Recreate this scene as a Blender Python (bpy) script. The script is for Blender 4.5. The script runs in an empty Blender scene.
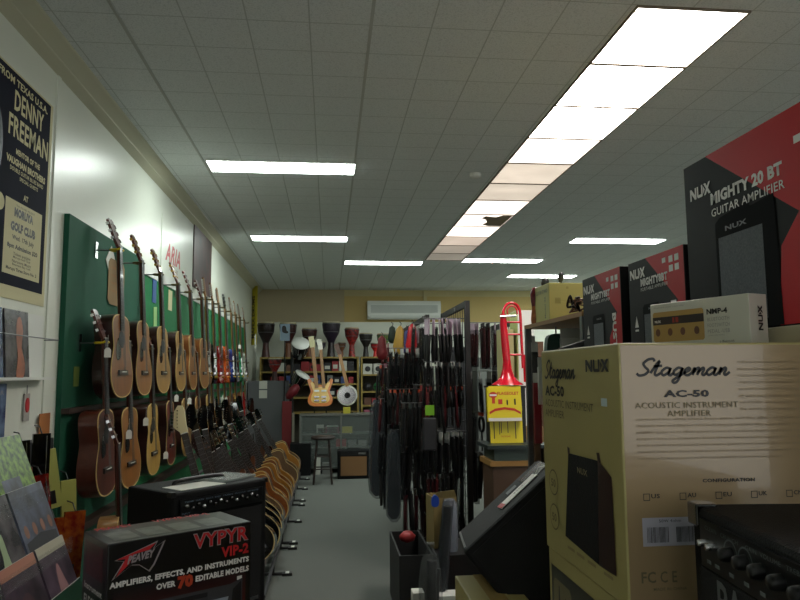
import bpy, bmesh, math, random
from mathutils import Vector, Matrix
random.seed(7)
COL = bpy.context.scene.collection
PI = math.pi
def s2l(c):
    return tuple((v/12.92 if v <= .04045 else ((v+.055)/1.055)**2.4) for v in c)
def rgb(r, g, b): return s2l((r/255, g/255, b/255))
MATS = {}
def mat(name, col, rough=.5, metal=0., noise=0., nscale=8., bump=0., bscale=60., stretch=None, spec=.5, col2=None, coat=0.):
    if name in MATS: return MATS[name]
    m = bpy.data.materials.new(name); m.use_nodes = True; nt = m.node_tree; b = nt.nodes['Principled BSDF']
    c = rgb(*col)
    b.inputs['Base Color'].default_value = (*c, 1); b.inputs['Roughness'].default_value = rough
    b.inputs['Metallic'].default_value = metal; b.inputs['Specular IOR Level'].default_value = spec
    b.inputs['Coat Weight'].default_value = coat
    tc = nt.nodes.new('ShaderNodeTexCoord'); mp = nt.nodes.new('ShaderNodeMapping'); nt.links.new(tc.outputs['Object'], mp.inputs['Vector'])
    if stretch: mp.inputs['Scale'].default_value = stretch
    if noise > 0 or col2:
        n = nt.nodes.new('ShaderNodeTexNoise'); n.inputs['Scale'].default_value = nscale; n.inputs['Detail'].default_value = 4
        nt.links.new(mp.outputs['Vector'], n.inputs['Vector'])
        r = nt.nodes.new('ShaderNodeValToRGB')
        c2 = rgb(*col2) if col2 else tuple(v*(1-noise) for v in c)
        r.color_ramp.elements[0].position = .35; r.color_ramp.elements[1].position = .65
        r.color_ramp.elements[0].color = (*c2, 1); r.color_ramp.elements[1].color = (*c, 1)
        nt.links.new(n.outputs['Fac'], r.inputs['Fac']); nt.links.new(r.outputs['Color'], b.inputs['Base Color'])
    if bump > 0:
        n2 = nt.nodes.new('ShaderNodeTexNoise'); n2.inputs['Scale'].default_value = bscale; n2.inputs['Detail'].default_value = 2
        nt.links.new(mp.outputs['Vector'], n2.inputs['Vector'])
        bp = nt.nodes.new('ShaderNodeBump'); bp.inputs['Strength'].default_value = bump; bp.inputs['Distance'].default_value = .01
        nt.links.new(n2.outputs['Fac'], bp.inputs['Height']); nt.links.new(bp.outputs['Normal'], b.inputs['Normal'])
    MATS[name] = m; return m
def emis(name, col, st):
    m = bpy.data.materials.new(name); m.use_nodes = True; b = m.node_tree.nodes['Principled BSDF']
    b.inputs['Base Color'].default_value = (.8, .8, .8, 1)
    b.inputs['Emission Color'].default_value = (*rgb(*col), 1); b.inputs['Emission Strength'].default_value = st
    MATS[name] = m; return m
def clear(name, col, rough=.12, fac=.5):
    m = bpy.data.materials.new(name); m.use_nodes = True; nt = m.node_tree; b = nt.nodes['Principled BSDF']
    b.inputs['Base Color'].default_value = (*rgb(*col), 1); b.inputs['Roughness'].default_value = rough
    t = nt.nodes.new('ShaderNodeBsdfTransparent'); mx = nt.nodes.new('ShaderNodeMixShader'); mx.inputs[0].default_value = fac
    n = nt.nodes.new('ShaderNodeTexNoise'); n.inputs['Scale'].default_value = 14; n.inputs['Detail'].default_value = 3
    bp = nt.nodes.new('ShaderNodeBump'); bp.inputs['Strength'].default_value = .6; bp.inputs['Distance'].default_value = .03
    nt.links.new(n.outputs['Fac'], bp.inputs['Height']); nt.links.new(bp.outputs['Normal'], b.inputs['Normal'])
    nt.links.new(t.outputs[0], mx.inputs[1]); nt.links.new(b.outputs[0], mx.inputs[2]); nt.links.new(mx.outputs[0], nt.nodes['Material Output'].inputs['Surface'])
    MATS[name] = m; return m
# ------------------------------------------------------------ mesh builder
class MB:
    def __init__(s): s.v = []; s.f = []; s.mi = []; s.sm = []; s.cur = 0; s.smooth = False; s.mats = []
    def use(s, m, smooth=None):
        if m not in s.mats: s.mats.append(m)
        s.cur = s.mats.index(m)
        if smooth is not None: s.smooth = smooth
        return s
    def add(s, vs, fs, M=None, smooth=None):
        o = len(s.v)
        s.v += [tuple(M @ Vector(p)) if M else tuple(p) for p in vs]
        for f in fs: s.f.append(tuple(i+o for i in f)); s.mi.append(s.cur); s.sm.append(s.smooth if smooth is None else smooth)
        return s
    def box(s, a, b, M=None, bev=0.):
        x0, y0, z0 = [min(a[i], b[i]) for i in range(3)]; x1, y1, z1 = [max(a[i], b[i]) for i in range(3)]
        if bev > 0:
            bm = bmesh.new(); bmesh.ops.create_cube(bm, size=1)
            for v in bm.verts: v.co = Vector(((x0+x1)/2+v.co.x*(x1-x0), (y0+y1)/2+v.co.y*(y1-y0), (z0+z1)/2+v.co.z*(z1-z0)))
            bmesh.ops.bevel(bm, geom=bm.edges[:], offset=bev, segments=2, affect='EDGES', profile=.5)
            bm.verts.index_update()
            s.add([v.co[:] for v in bm.verts], [[v.index for v in f.verts] for f in bm.faces], M, False); bm.free(); return s
        vs = [(x0, y0, z0), (x1, y0, z0), (x1, y1, z0), (x0, y1, z0), (x0, y0, z1), (x1, y0, z1), (x1, y1, z1), (x0, y1, z1)]
        return s.add(vs, [(0, 3, 2, 1), (4, 5, 6, 7), (0, 1, 5, 4), (1, 2, 6, 5), (2, 3, 7, 6), (3, 0, 4, 7)], M, False)
    def lathe(s, prof, n=20, M=None, smooth=True, cap=True):
        vs = []; fs = []
        for r, z in prof:
            for k in range(n): a = 2*PI*k/n; vs.append((r*math.cos(a), r*math.sin(a), z))
        for i in range(len(prof)-1):
            for k in range(n):
                k2 = (k+1) % n; fs.append((i*n+k, i*n+k2, (i+1)*n+k2, (i+1)*n+k))
        s.add(vs, fs, M, smooth)
        if cap:
            o = len(vs)
            if prof[0][0] > 1e-5: s.add(vs[:n], [tuple(range(n))[::-1]], M, False)
            if prof[-1][0] > 1e-5: s.add(vs[-n:], [tuple(range(n))], M, False)
        return s
    def tube(s, pts, r, n=8, cap=True, smooth=True):
        pts = [Vector(p) for p in pts]; vs = []; fs = []; up = None
        for i, p in enumerate(pts):
            d = (pts[min(i+1, len(pts)-1)]-pts[max(i-1, 0)]).normalized()
            if up is None: up = d.orthogonal().normalized()
            up = (up-d*up.dot(d)).normalized(); w = d.cross(up)
            rr = r[i] if isinstance(r, (list, tuple)) else r
            for k in range(n): a = 2*PI*k/n; vs.append(tuple(p+up*rr*math.cos(a)+w*rr*math.sin(a)))
        for i in range(len(pts)-1):
            for k in range(n): k2 = (k+1) % n; fs.append((i*n+k, i*n+k2, (i+1)*n+k2, (i+1)*n+k))
        s.add(vs, fs, None, smooth)
        if cap: s.add(vs[:n], [tuple(range(n))[::-1]], None, False); s.add(vs[-n:], [tuple(range(n))], None, False)
        return s
    def prism(s, poly, O, u, v, n):   # polygon in (u,v), extruded by vector n
        O, u, v, n = Vector(O), Vector(u), Vector(v), Vector(n); k = len(poly)
        a = [O+u*x+v*y for x, y in poly]; b = [p+n for p in a]
        s.add([tuple(p) for p in a+b], [tuple(range(k))[::-1], tuple(range(k, 2*k))]+[(i, (i+1) % k, k+(i+1) % k, k+i) for i in range(k)], None, False)
        return s
    def poly(s, poly, O, u, v):
        O, u, v = Vector(O), Vector(u), Vector(v)
        return s.add([tuple(O+u*x+v*y) for x, y in poly], [tuple(range(len(poly)))], None, False)
    def ribbon(s, pts, w, O, u, v, close=False):
        pts = [Vector((x, y)) for x, y in pts]; O, u, v = Vector(O), Vector(u), Vector(v); vs = []
        for i, p in enumerate(pts):
            d = (pts[min(i+1, len(pts)-1)]-pts[max(i-1, 0)])
            if d.length < 1e-9: d = Vector((1, 0))
            d.normalize(); q = Vector((-d.y, d.x))*w/2
            for e in (p+q, p-q): vs.append(tuple(O+u*e.x+v*e.y))
        return s.add(vs, [(2*i, 2*i+1, 2*i+3, 2*i+2) for i in range(len(pts)-1)], None, False)
    def build(s, name, m=None, parent=None, loc=None, fix=True):
        me = bpy.data.meshes.new(name); me.from_pydata(s.v, [], s.f)
        if s.mats:
            for q in s.mats: me.materials.append(q)
        elif m: me.materials.append(m)
        for p, mi, sm in zip(me.polygons, s.mi, s.sm):
            p.use_smooth = sm
            if s.mats: p.material_index = mi
        if fix:
            bm = bmesh.new(); bm.from_mesh(me); bmesh.ops.recalc_face_normals(bm, faces=bm.faces[:]); bm.to_mesh(me); bm.free()
        me.update()
        o = bpy.data.objects.new(name, me); COL.objects.link(o)
        if parent: o.parent = parent
        if loc: o.location = loc
        return o
def smoothc(pts, n=5, closed=False):
    out = []; P = [Vector(p) for p in pts]; L = len(P)
    rng = range(L) if closed else range(L-1)
    for i in rng:
        p1, p2 = P[i], P[(i+1) % L]
        p0 = P[i-1] if (closed or i > 0) else p1; p3 = P[(i+2) % L] if (closed or i+2 < L) else p2
        for k in range(n):
            t = k/n; out.append(tuple(.5*((2*p1)+(p2-p0)*t+(2*p0-5*p1+4*p2-p3)*t*t+(3*p1-p0-3*p2+p3)*t**3)))
    if not closed: out.append(tuple(P[-1]))
    return out
def tag(o, label, cat, group=None):
    o['label'] = label; o['category'] = cat
    if group: o['group'] = group
    return o
def empty(name, loc=(0, 0, 0), rot=(0, 0, 0)):
    o = bpy.data.objects.new(name, None); COL.objects.link(o); o.location = loc; o.rotation_euler = rot
    o.empty_display_size = .1; return o
def thing(name, label, cat, loc=(0, 0, 0), rot=(0, 0, 0), group=None):
    return tag(empty(name, loc, rot), label, cat, group)
def struct(o): o['kind'] = 'structure'; return o
def kids(o): return [c for c in COL.objects if c.parent == o]
def copy_thing(root, loc=None, rot=None, label=None, group=None, scale=None):
    r = root.copy(); COL.objects.link(r)
    for ch in KID[root.name]:
        c = ch.copy(); COL.objects.link(c); c.parent = r
        for g in KID.get(ch.name, []):
            d = g.copy(); COL.objects.link(d); d.parent = c
    if loc is not None: r.location = loc
    if rot is not None: r.rotation_euler = rot
    if scale: r.scale = (scale,)*3
    if label: r['label'] = label
    if group: r['group'] = group
    return r
KID = {}
def reg(root):
    KID[root.name] = list(root.children)
    for c in root.children: KID[c.name] = list(c.children)
    return root
def setlab(r, label, group=None):
    r['label'] = label
    if group: r['group'] = group
# ------------------------------------------------------------ writing
def text(s, name, m, parent, O, u, v, x, y, w, h, bold=0., shear=0., off=.0008, n=None):
    """text fitted into the rectangle (x,y,w,h) of the plane O,u,v"""
    cu = bpy.data.curves.new(name, 'FONT'); cu.body = s; cu.size = 1; cu.offset = bold; cu.shear = shear; cu.resolution_u = 2
    cu.space_character = 1.05
    ob = bpy.data.objects.new('tmp', cu); COL.objects.link(ob)
    bpy.context.view_layer.update()
    dg = bpy.context.evaluated_depsgraph_get(); me = bpy.data.meshes.new_from_object(ob.evaluated_get(dg))
    bpy.data.objects.remove(ob); bpy.data.curves.remove(cu)
    xs = [q.co.x for q in me.vertices]; ys = [q.co.y for q in me.vertices]
    x0, x1, y0, y1 = min(xs), max(xs), min(ys), max(ys)
    O, u, v = Vector(O), Vector(u), Vector(v); N = u.cross(v).normalized() if n is None else Vector(n)
    for q in me.vertices:
        a = x+(q.co.x-x0)/(x1-x0)*w; b = y+(q.co.y-y0)/(y1-y0)*h
        q.co = O+u*a+v*b+N*off
    me.materials.clear(); me.materials.append(m); me.name = name
    o = bpy.data.objects.new(name, me); COL.objects.link(o)
    if parent: o.parent = parent
    return o
def pprint_(name, m, parent, O, u, v, polys, off=.0005):
    O, u, v = Vector(O), Vector(u), Vector(v); N = u.cross(v).normalized()
    b = MB()
    for p in polys: b.poly(p, O+N*off, u, v)
    o = b.build(name, m, parent, fix=False); return o
def rect(x, y, w, h): return [(x, y), (x+w, y), (x+w, y+h), (x, y+h)]
def script_word(name, m, parent, O, u, v, x, y, w, h, off=.0008):
    st = [[(0, .3), (.3, 0), (.8, .15), (1., .65), (.6, 1.15), (.4, 1.6), (.7, 2.1), (1.15, 2.2), (1.35, 1.85)],
          [(1.25, .3), (1.8, 1.95), (1.66, .4), (1.85, 0), (2.2, .3)], [(1.4, 1.2), (2.15, 1.28)],
          [(3., .85), (2.6, 1.), (2.25, .5), (2.5, 0), (2.9, .4), (3., 1.), (2.95, .2), (3.15, 0), (3.4, .35)],
          [(4.1, .85), (3.7, 1.), (3.38, .5), (3.6, .05), (4., .4), (4.1, 1.), (4., -.6), (3.7, -1.), (3.5, -.7), (4., -.1), (4.35, .3)],
          [(4.35, .3), (4.8, .7), (4.65, 1.), (4.38, .6), (4.5, .1), (4.8, 0), (5.12, .4)],
          [(5.1, .35), (5.25, 1.), (5.2, 0)], [(5.2, .3), (5.5, .95), (5.68, .8), (5.62, 0)], [(5.62, .3), (5.95, .95), (6.12, .8), (6.06, .2), (6.25, 0), (6.45, .35)],
          [(7.2, .85), (6.8, 1.), (6.45, .5), (6.7, 0), (7.1, .4), (7.2, 1.), (7.15, .2), (7.35, 0), (7.6, .35)],
          [(7.6, .35), (7.72, 1.), (7.67, 0)], [(7.67, .3), (8., .95), (8.18, .8), (8.12, .2), (8.3, 0), (8.6, .4)]]
    O, u, v = Vector(O), Vector(u), Vector(v); N = u.cross(v).normalized(); b = MB()
    X = lambda p: (x+(p[0]+.22*p[1]+.25)/9.2*w, y+(p[1]+1.05)/3.3*h)
    for q in st: b.ribbon([X(p) for p in smoothc(q, 6)], .0255*w, O+N*off, u, v)
    return b.build(name, m, parent, fix=False)
def nux(name, m, parent, O, u, v, x, y, w, h, off=.0008):
    P = [[(0, 0), (.22, 0), (.22, .6), (.75, 0), (1., 0), (1., 1), (.78, 1), (.78, .4), (.25, 1), (0, 1)],
         [(1.12, 1), (1.12, .18), (1.25, 0), (1.95, 0), (2.02, .12), (2.02, 1), (1.8, 1), (1.8, .25), (1.34, .25), (1.34, 1)],
         [(2.1, .15), (2.38, .5), (2.1, .85)],
         [(2.2, 1), (2.5, 1), (3.25, 0), (2.92, 0)], [(2.95, 1), (3.25, 1), (2.5, 0), (2.2, 0)]]
    O, u, v = Vector(O), Vector(u), Vector(v); N = u.cross(v).normalized(); b = MB()
    for i, p in enumerate(P): b.poly([(x+a/3.25*w, y+c*h) for a, c in p], O+N*(off+.00005*i), u, v)
    return b.build(name, m, parent, fix=False)
# ------------------------------------------------------------ camera and world
CX = (682.111, .104, .108, .008)
def make_camera():
    f, ya, pi_, ro = 682.111, math.radians(5.935), math.radians(6.19), math.radians(.44)
    rx = Vector((math.cos(ya), -math.sin(ya), 0)); fw = Vector((math.sin(ya)*math.cos(pi_), math.cos(ya)*math.cos(pi_), math.sin(pi_)))
    up = Vector((-math.sin(ya)*math.sin(pi_), -math.cos(ya)*math.sin(pi_), math.cos(pi_)))
    R = rx*math.cos(ro)-up*math.sin(ro); U = rx*math.sin(ro)+up*math.cos(ro)
    M = Matrix((R, U, -fw)).transposed().to_4x4(); M.translation = (0, 0, 1.6)
    c = bpy.data.cameras.new('camera'); c.sensor_width = 36; c.lens = f/800*36; c.clip_start = .05
    o = bpy.data.objects.new('camera', c); COL.objects.link(o); o.matrix_world = M; bpy.context.scene.camera = o
make_camera()
w = bpy.data.worlds.new('world'); bpy.context.scene.world = w; w.use_nodes = True
w.node_tree.nodes['Background'].inputs[0].default_value = (.8, .82, .8, 1); w.node_tree.nodes['Background'].inputs[1].default_value = 1.0
sc = bpy.context.scene; sc.view_settings.view_transform = 'Standard'; sc.view_settings.look = 'None'; sc.view_settings.gamma = 1
sc.view_settings.use_curve_mapping = False; sc.view_settings.exposure = 1.32
# ------------------------------------------------------------ materials
wall_m = mat('wall_paint', (222, 226, 214), .32, noise=.04, nscale=2, bump=.05, bscale=40)
cream_m = mat('cornice_paint', (190, 188, 164), .5)
tan_m = mat('tan_wall', (200, 188, 140), .6, noise=.06, nscale=3)
taupe_m = mat('taupe_wall', (178, 166, 136), .7)
ochre_m = mat('ochre_wall', (196, 172, 108), .6)
white_m = mat('white_plastic', (222, 224, 218), .4)
paperw = mat('white_paper', (210, 210, 200), .6)
black_p = mat('black_plastic', (9, 9, 10), .45)
black_v = mat('black_vinyl', (9, 10, 11), .65, bump=.2, bscale=300, spec=.22)
blackcloth = mat('black_grille_cloth', (9, 10, 11), .9, bump=.3, bscale=500)
black_g = mat('black_gloss', (8, 8, 9), .12, coat=.5)
chrome = mat('chrome', (200, 200, 200), .18, 1.)
steel = mat('dull_steel', (120, 122, 124), .4, .9)
carton = mat('kraft_carton', (172, 158, 98), .55, noise=.05, nscale=3)
carton_d = mat('brown_carton', (150, 122, 80), .7, noise=.08, nscale=5)
ink = mat('black_ink', (22, 20, 18), .5)
greyink = mat('grey_ink', (98, 88, 60), .6)
faint = mat('faint_ink', (140, 126, 88), .6)
whiteink = mat('white_ink', (225, 222, 218), .5)
redink = mat('red_ink', (190, 30, 36), .45)
def ceiling_mat():
    m = bpy.data.materials.new('ceiling_tiles'); m.use_nodes = True; nt = m.node_tree; b = nt.nodes['Principled BSDF']; N = nt.nodes.new; L = nt.links.new
    b.inputs['Roughness'].default_value = .9
    tc = N('ShaderNodeTexCoord'); sp = N('ShaderNodeSeparateXYZ'); L(tc.outputs['Object'], sp.inputs[0])
    def line(out, off, per, wdt):
        a = N('ShaderNodeMath'); a.operation = 'SUBTRACT'; a.inputs[1].default_value = off; L(out, a.inputs[0])
        d = N('ShaderNodeMath'); d.operation = 'DIVIDE'; d.inputs[1].default_value = per; L(a.outputs[0], d.inputs[0])
        f = N('ShaderNodeMath'); f.operation = 'FRACT'; L(d.outputs[0], f.inputs[0])
        s = N('ShaderNodeMath'); s.operation = 'SUBTRACT'; s.inputs[1].default_value = .5; L(f.outputs[0], s.inputs[0])
        q = N('ShaderNodeMath'); q.operation = 'ABSOLUTE'; L(s.outputs[0], q.inputs[0])
        g = N('ShaderNodeMath'); g.operation = 'GREATER_THAN'; g.inputs[1].default_value = .5-wdt; L(q.outputs[0], g.inputs[0]); return g
    a = line(sp.outputs[0], .2, .302, .011); c = line(sp.outputs[1], 2.906, .3, .011)
    mx = N('ShaderNodeMath'); mx.operation = 'MAXIMUM'; L(a.outputs[0], mx.inputs[0]); L(c.outputs[0], mx.inputs[1])
    no = N('ShaderNodeTexNoise'); no.inputs['Scale'].default_value = 150; L(tc.outputs['Object'], no.inputs['Vector'])
    r = N('ShaderNodeValToRGB'); r.color_ramp.elements[0].position = .35; r.color_ramp.elements[1].position = .5
    r.color_ramp.elements[0].color = (*rgb(206, 212, 212), 1); r.color_ramp.elements[1].color = (*rgb(226, 231, 231), 1); L(no.outputs['Fac'], r.inputs['Fac'])
    mix = N('ShaderNodeMix'); mix.data_type = 'RGBA'; L(mx.outputs[0], mix.inputs[0]); L(r.outputs['Color'], mix.inputs[6]); mix.inputs[7].default_value = (*rgb(188, 194, 192), 1)
    L(mix.outputs[2], b.inputs['Base Color'])
    inv = N('ShaderNodeMath'); inv.operation = 'SUBTRACT'; inv.inputs[0].default_value = 1; L(mx.outputs[0], inv.inputs[1])
    bp = N('ShaderNodeBump'); bp.inputs['Distance'].default_value = .004; bp.inputs['Strength'].default_value = .8; L(inv.outputs[0], bp.inputs['Height']); L(bp.outputs['Normal'], b.inputs['Normal'])
    return m
ceil_m = ceiling_mat()
carpet = mat('grey_carpet', (112, 115, 110), .95, noise=.25, nscale=180, bump=.6, bscale=400, spec=.1)
# ------------------------------------------------------------ room shell
CZ = 3.317; BW = 13.9; RW = 6.6; FW = -3.0; LW = -1.45
b = MB(); b.box((LW-.1, FW-.1, -.08), (RW+.1, BW+.1, 0)); struct(b.build('floor', carpet))
b = MB(); b.box((LW-.1, FW-.1, CZ), (RW+.1, BW+.1, CZ+.08)); struct(b.build('ceiling', ceil_m))
b = MB(); b.box((LW-.1, FW-.1, 0), (LW, BW+.1, CZ)); struct(b.build('wall_left', wall_m))
b = MB(); b.box((RW, FW-.1, 0), (RW+.1, BW+.1, CZ)); struct(b.build('wall_right', wall_m))
b = MB(); b.use(mat('back_white', (236, 240, 226), .5)); b.box((LW, BW, 0), (RW, BW+.1, 2.66)); b.use(ochre_m); b.box((LW, BW, 2.66), (RW, BW+.1, 3.19)); b.use(tan_m); b.box((LW, BW, 3.19), (RW, BW+.1, CZ))
struct(b.build('wall_back'))
b = MB(); b.box((LW, BW-.05, 2.66), (.3, BW, CZ)); struct(b.build('trim_1', taupe_m))
# shop front behind the camera with a wide window
b = MB(); b.box((LW, FW-.1, 0), (RW, FW, .6)); b.box((LW, FW-.1, 2.9), (RW, FW, CZ)); b.box((LW, FW-.1, .6), (-1.1, FW, 2.9)); b.box((6.2, FW-.1, .6), (RW, FW, 2.9))
struct(b.build('wall_front', wall_m))
glassm = clear('window_glass', (230, 235, 235), .02, .08)
b = MB(); b.box((-1.1, FW-.06, .6), (6.2, FW-.05, 2.9)); wn = struct(b.build('window_1', glassm))
b = MB()
for x in (-1.1, 1.3, 3.7, 6.15): b.box((x, FW-.09, .6), (x+.05, FW-.01, 2.9))
b.box((-1.1, FW-.09, .6), (6.2, FW-.01, .65)); b.box((-1.1, FW-.09, 2.85), (6.2, FW-.01, 2.9)); b.build('window_frame', steel, wn)
# cornice along the left wall
prof = [(-1.45, CZ), (-1.343, CZ), (-1.348, 3.305), (-1.402, 3.250), (-1.404, 3.242), (-1.45, 3.202)]
b = MB(); b.prism(prof, (0, FW, 0), (1, 0, 0), (0, 0, 1), (0, BW-FW, 0)); struct(b.build('trim_2', cream_m))
b = MB()
b.box((-1.45, 3.66, .1), (-1.442, 3.70, 3.2)); struct(b.build('trim_3', wall_m))
b = MB(); b.box((-1.022, FW, CZ-.004), (-1.008, BW, CZ)); struct(b.build('trim_4', mat('ceiling_batten', (186, 190, 186), .8)))
b = MB(); b.box((.192, FW, CZ-.004), (.208, BW, CZ)); struct(b.build('trim_5', MATS['ceiling_batten']))
b = MB(); b.box((-1.45, FW, 0), (-1.435, BW, .1)); struct(b.build('baseboard_left', cream_m))
# ------------------------------------------------------------ ceiling lights
tube_m = emis('lit_diffuser', (244, 255, 248), 12.0)
lights = [(4.9, 12.9), (-.99, 5.72), (-.975, 8.70), (.227, 10.53), (2.02, 10.22), (3.14, 8.59), (3.15, 11.83)]  # first entry is an unseen fitting added to brighten the back wall
LAB = ['fluorescent strip light at the far right behind the red and black boxes', 'nearest white fluorescent strip light in the ceiling above the left wall', 'second fluorescent strip light above the left wall guitars',
       'fluorescent strip light left of the air conditioner', 'fluorescent strip light just behind the end of the ceiling panel row',
       'fluorescent strip light above the black and red boxes at right', 'farthest short fluorescent strip light at right above the yellow carton']
for (x, y), lb in zip(lights, LAB):
    t = thing('ceiling_light', lb, 'light', (x+.6, y-.15, CZ), group='fluorescent ceiling lights')
    m = MB(); m.box((-.6, -.15, -.012), (.6, .15, 0)); m.build('housing', white_m, t)
    m = MB(); m.box((-.59, -.135, -.016), (.59, .135, -.0125)); m.build('diffuser', tube_m, t)
st = [6.5, 8.5, 7, 1.2, .36, .30, .8, .7, 1.0, .28, .13, .08]
colr = [(255, 246, 238)]*3+[(255, 240, 226)]+[(245, 226, 205)]*2+[(255, 240, 225)]*3+[(240, 215, 195)]*3
ordn = ['first', 'second', 'third', 'fourth', 'fifth', 'sixth', 'seventh', 'eighth', 'ninth', 'tenth', 'eleventh', 'twelfth', 'thirteenth', 'fourteenth', 'fifteenth', 'sixteenth', 'seventeenth']
frame_m = mat('panel_frame', (120, 108, 92), .6)
def panel_mat(k, c, s):
    m = emis('lit_panel_%s' % ordn[k], c, s); nt = m.node_tree; bb = nt.nodes['Principled BSDF']
    tc = nt.nodes.new('ShaderNodeTexCoord'); n = nt.nodes.new('ShaderNodeTexNoise'); n.inputs['Scale'].default_value = 3.0; n.inputs['Detail'].default_value = 5
    mp = nt.nodes.new('ShaderNodeMapping'); mp.inputs['Location'].default_value = (k*3.1, k*1.7, 0)
    nt.links.new(tc.outputs['Object'], mp.inputs[0]); nt.links.new(mp.outputs[0], n.inputs['Vector'])
    mr = nt.nodes.new('ShaderNodeMapRange'); mr.inputs[1].default_value = .3; mr.inputs[2].default_value = .7; mr.inputs[3].default_value = s*.8; mr.inputs[4].default_value = s*1.15
    nt.links.new(n.outputs['Fac'], mr.inputs[0]); nt.links.new(mr.outputs[0], bb.inputs['Emission Strength']); return m
for k in range(12):
    y = 2.906+.6*k
    t = thing('ceiling_light_panel', '%s square backlit panel of the ceiling row, counted from the nearest' % ordn[k], 'light panel', (1.719, y+.3, CZ), group='row of backlit ceiling panels')
    m = MB(); m.box((-.285, -.3, -.01), (.285, -.288, 0)); m.box((-.285, .288, -.01), (.285, .3, 0)); m.box((-.285, -.288, -.01), (-.275, .288, 0)); m.box((.275, -.288, -.01), (.285, .288, 0))
    m.build('frame', frame_m, t)
    m = MB(); m.box((-.275, -.288, -.006), (.275, .288, 0)); m.build('diffuser', panel_mat(k, colr[k], st[k]), t)
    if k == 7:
        m = MB(); m.poly([(.02, -.05), (.06, .08), (.03, .2), (.12, .27), (.27, .27), (.27, -.27), (.16, -.27), (.10, -.18), (-.02, -.22), (-.05, -.12)], (0, 0, -.0075), (1, 0, 0), (0, 1, 0)); m.build('dark_patch', mat('leaf_litter', (150, 128, 104), .9), t)  # shadow across this panel, painted as a flat brown polygon
m = MB(); m.lathe([(.05, 0), (.05, -.02), (.035, -.035), (0.0, -.037)], 16); tag(m.build('smoke_detector', white_m, loc=(1.25, 5.65, CZ)), 'small round smoke detector on the ceiling left of the panel row', 'smoke detector')
# ------------------------------------------------------------ air conditioner on the back wall
t = thing('air_conditioner', 'long white wall mounted split air conditioner on the back wall', 'air conditioner', (1.51, BW-.006, 2.70))
m = MB(); m.prism([(0, .04), (-.16, 0), (-.22, .06), (-.235, .3), (-.2, .375), (0, .375)], (-.745, 0, 0), (0, 1, 0), (0, 0, 1), (1.49, 0, 0)); m.build('casing', mat('ac_white', (236, 240, 234), .35), t)
m = MB()
for i in range(7): m.box((-.68, -.246, .135+i*.022), (.68, -.236, .147+i*.022))
m.build('intake_grille', mat('ac_grille', (186, 194, 188), .5), t)
m = MB(); m.box((-.7, -.232, .03), (.7, -.215, .075)); m.build('louvre', mat('ac_louvre', (214, 220, 212), .4), t)
m = MB(); m.box((1.93, BW-.04, 3.085), (2.0, BW-.005, CZ)); tag(m.build('wall_conduit', tan_m), 'short vertical conduit from the ceiling down to the air conditioner', 'conduit')
# ------------------------------------------------------------ posters on the left wall
navy = mat('poster_navy', (17, 20, 40), .8, noise=.3, nscale=6, spec=.15)
cream = mat('poster_cream', (206, 200, 160), .7, spec=.2)
U, V = (0, 1, 0), (0, 0, 1)     # left wall plane: u along the room, v up
O = (LW+.004, 2.5, 1.953)
t = thing('concert_poster', 'dark blue concert poster with cream lettering on the left wall', 'poster', O)
m = MB(); m.box((-.003, 0, 0), (0, 1.12, 1.055)); m.build('sheet', cream, t)
z0 = (0, 0, 0)
pprint_('dark_ground', navy, t, z0, U, V, [rect(0, .06, 1.09, .985)])
def tx(s, x, y, w_, h, m_=cream, bold=.02, off=.001): text(s, 'lettering', m_, t, z0, U, V, x, y, w_, h, bold, 0, off)
tx('DIRECT FROM TEXAS U.S.A.', .30, .985, .75, .036, bold=.03)
tx('DENNY', .69, .872, .32, .095, bold=.025); tx('FREEMAN', .645, .745, .43, .10, bold=.025)
tx('MENTOR OF THE', .73, .672, .26, .028, bold=.04); tx('VAUGHAN BROTHERS', .64, .618, .42, .034, bold=.05)
tx('DOUBLE GUITAR BLUES BAND', .68, .588, .36, .020); tx('SPECIAL GUESTS', .78, .560, .20, .018)
tx('AT', .83, .478, .05, .028, bold=.04)
pprint_('cream_panel', cream, t, z0, U, V, [rect(.655, .112, .39, .345)], .0011)
for s, x, y, w_, h, bo in [('THE MOVIES PRESENT', .76, .432, .20, .010, 0), ('MORUYA', .745, .383, .20, .044, .07), ('GOLF CLUB', .715, .315, .26, .044, .07), ('Wed. 17th July', .735, .270, .23, .028, .03), ('8pm Admission $20', .69, .228, .32, .028, .04),
                           ('Tickets available', .755, .205, .18, .014, 0.01), ('Moruya Golf Club', .755, .188, .18, .014, 0.01), ('Narooma Music', .745, .171, .20, .014, 0.01), ('Batemans Bay Cafe', .75, .154, .19, .014, 0.01), ('Moruya Three Store No. 2', .69, .128, .32, .020, .03)]:
    tx(s, x, y, w_, h, ink, bo, .0016)
pprint_('pale_figure', mat('poster_figure', (44, 54, 72), .5), t, z0, U, V, [smoothc([(.3, .5), (.5, .48), (.58, .55), (.6, .7), (.56, .82), (.48, .9), (.36, .85), (.3, .7)], 4, True)], .0009)
pprint_('round_badge', cream, t, z0, U, V, [[(.60+.045*math.cos(a*PI/12), .42+.04*math.sin(a*PI/12)) for a in range(24)]], .001)
t = thing('wall_hanging', 'dark brown hanging poster high on the left wall beyond the logo sign', 'poster', (LW+.004, 7.36, 2.54))
m = MB(); m.box((-.003, 0, 0), (.008, 1.08, .70)); m.build('sheet', mat('dark_poster', (38, 26, 26), .5, noise=.6, nscale=5, col2=(70, 30, 28)), t)
m = MB(); m.box((-.003, -.02, .70), (.02, 1.1, .73)); m.build('rail', black_p, t)
t = thing('logo_sign', 'white panel with red hand-lettered logo on the left wall above the guitars', 'sign', (LW+.004, 5.98, 2.45))
m = MB(); m.box((-.003, 0, 0), (.004, .95, .55)); m.build('panel', wall_m, t)
text('ARIA', 'red_logo', redink, t, (.004, 0, 0), U, V, .14, .17, .6, .17, .03, .3)
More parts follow.
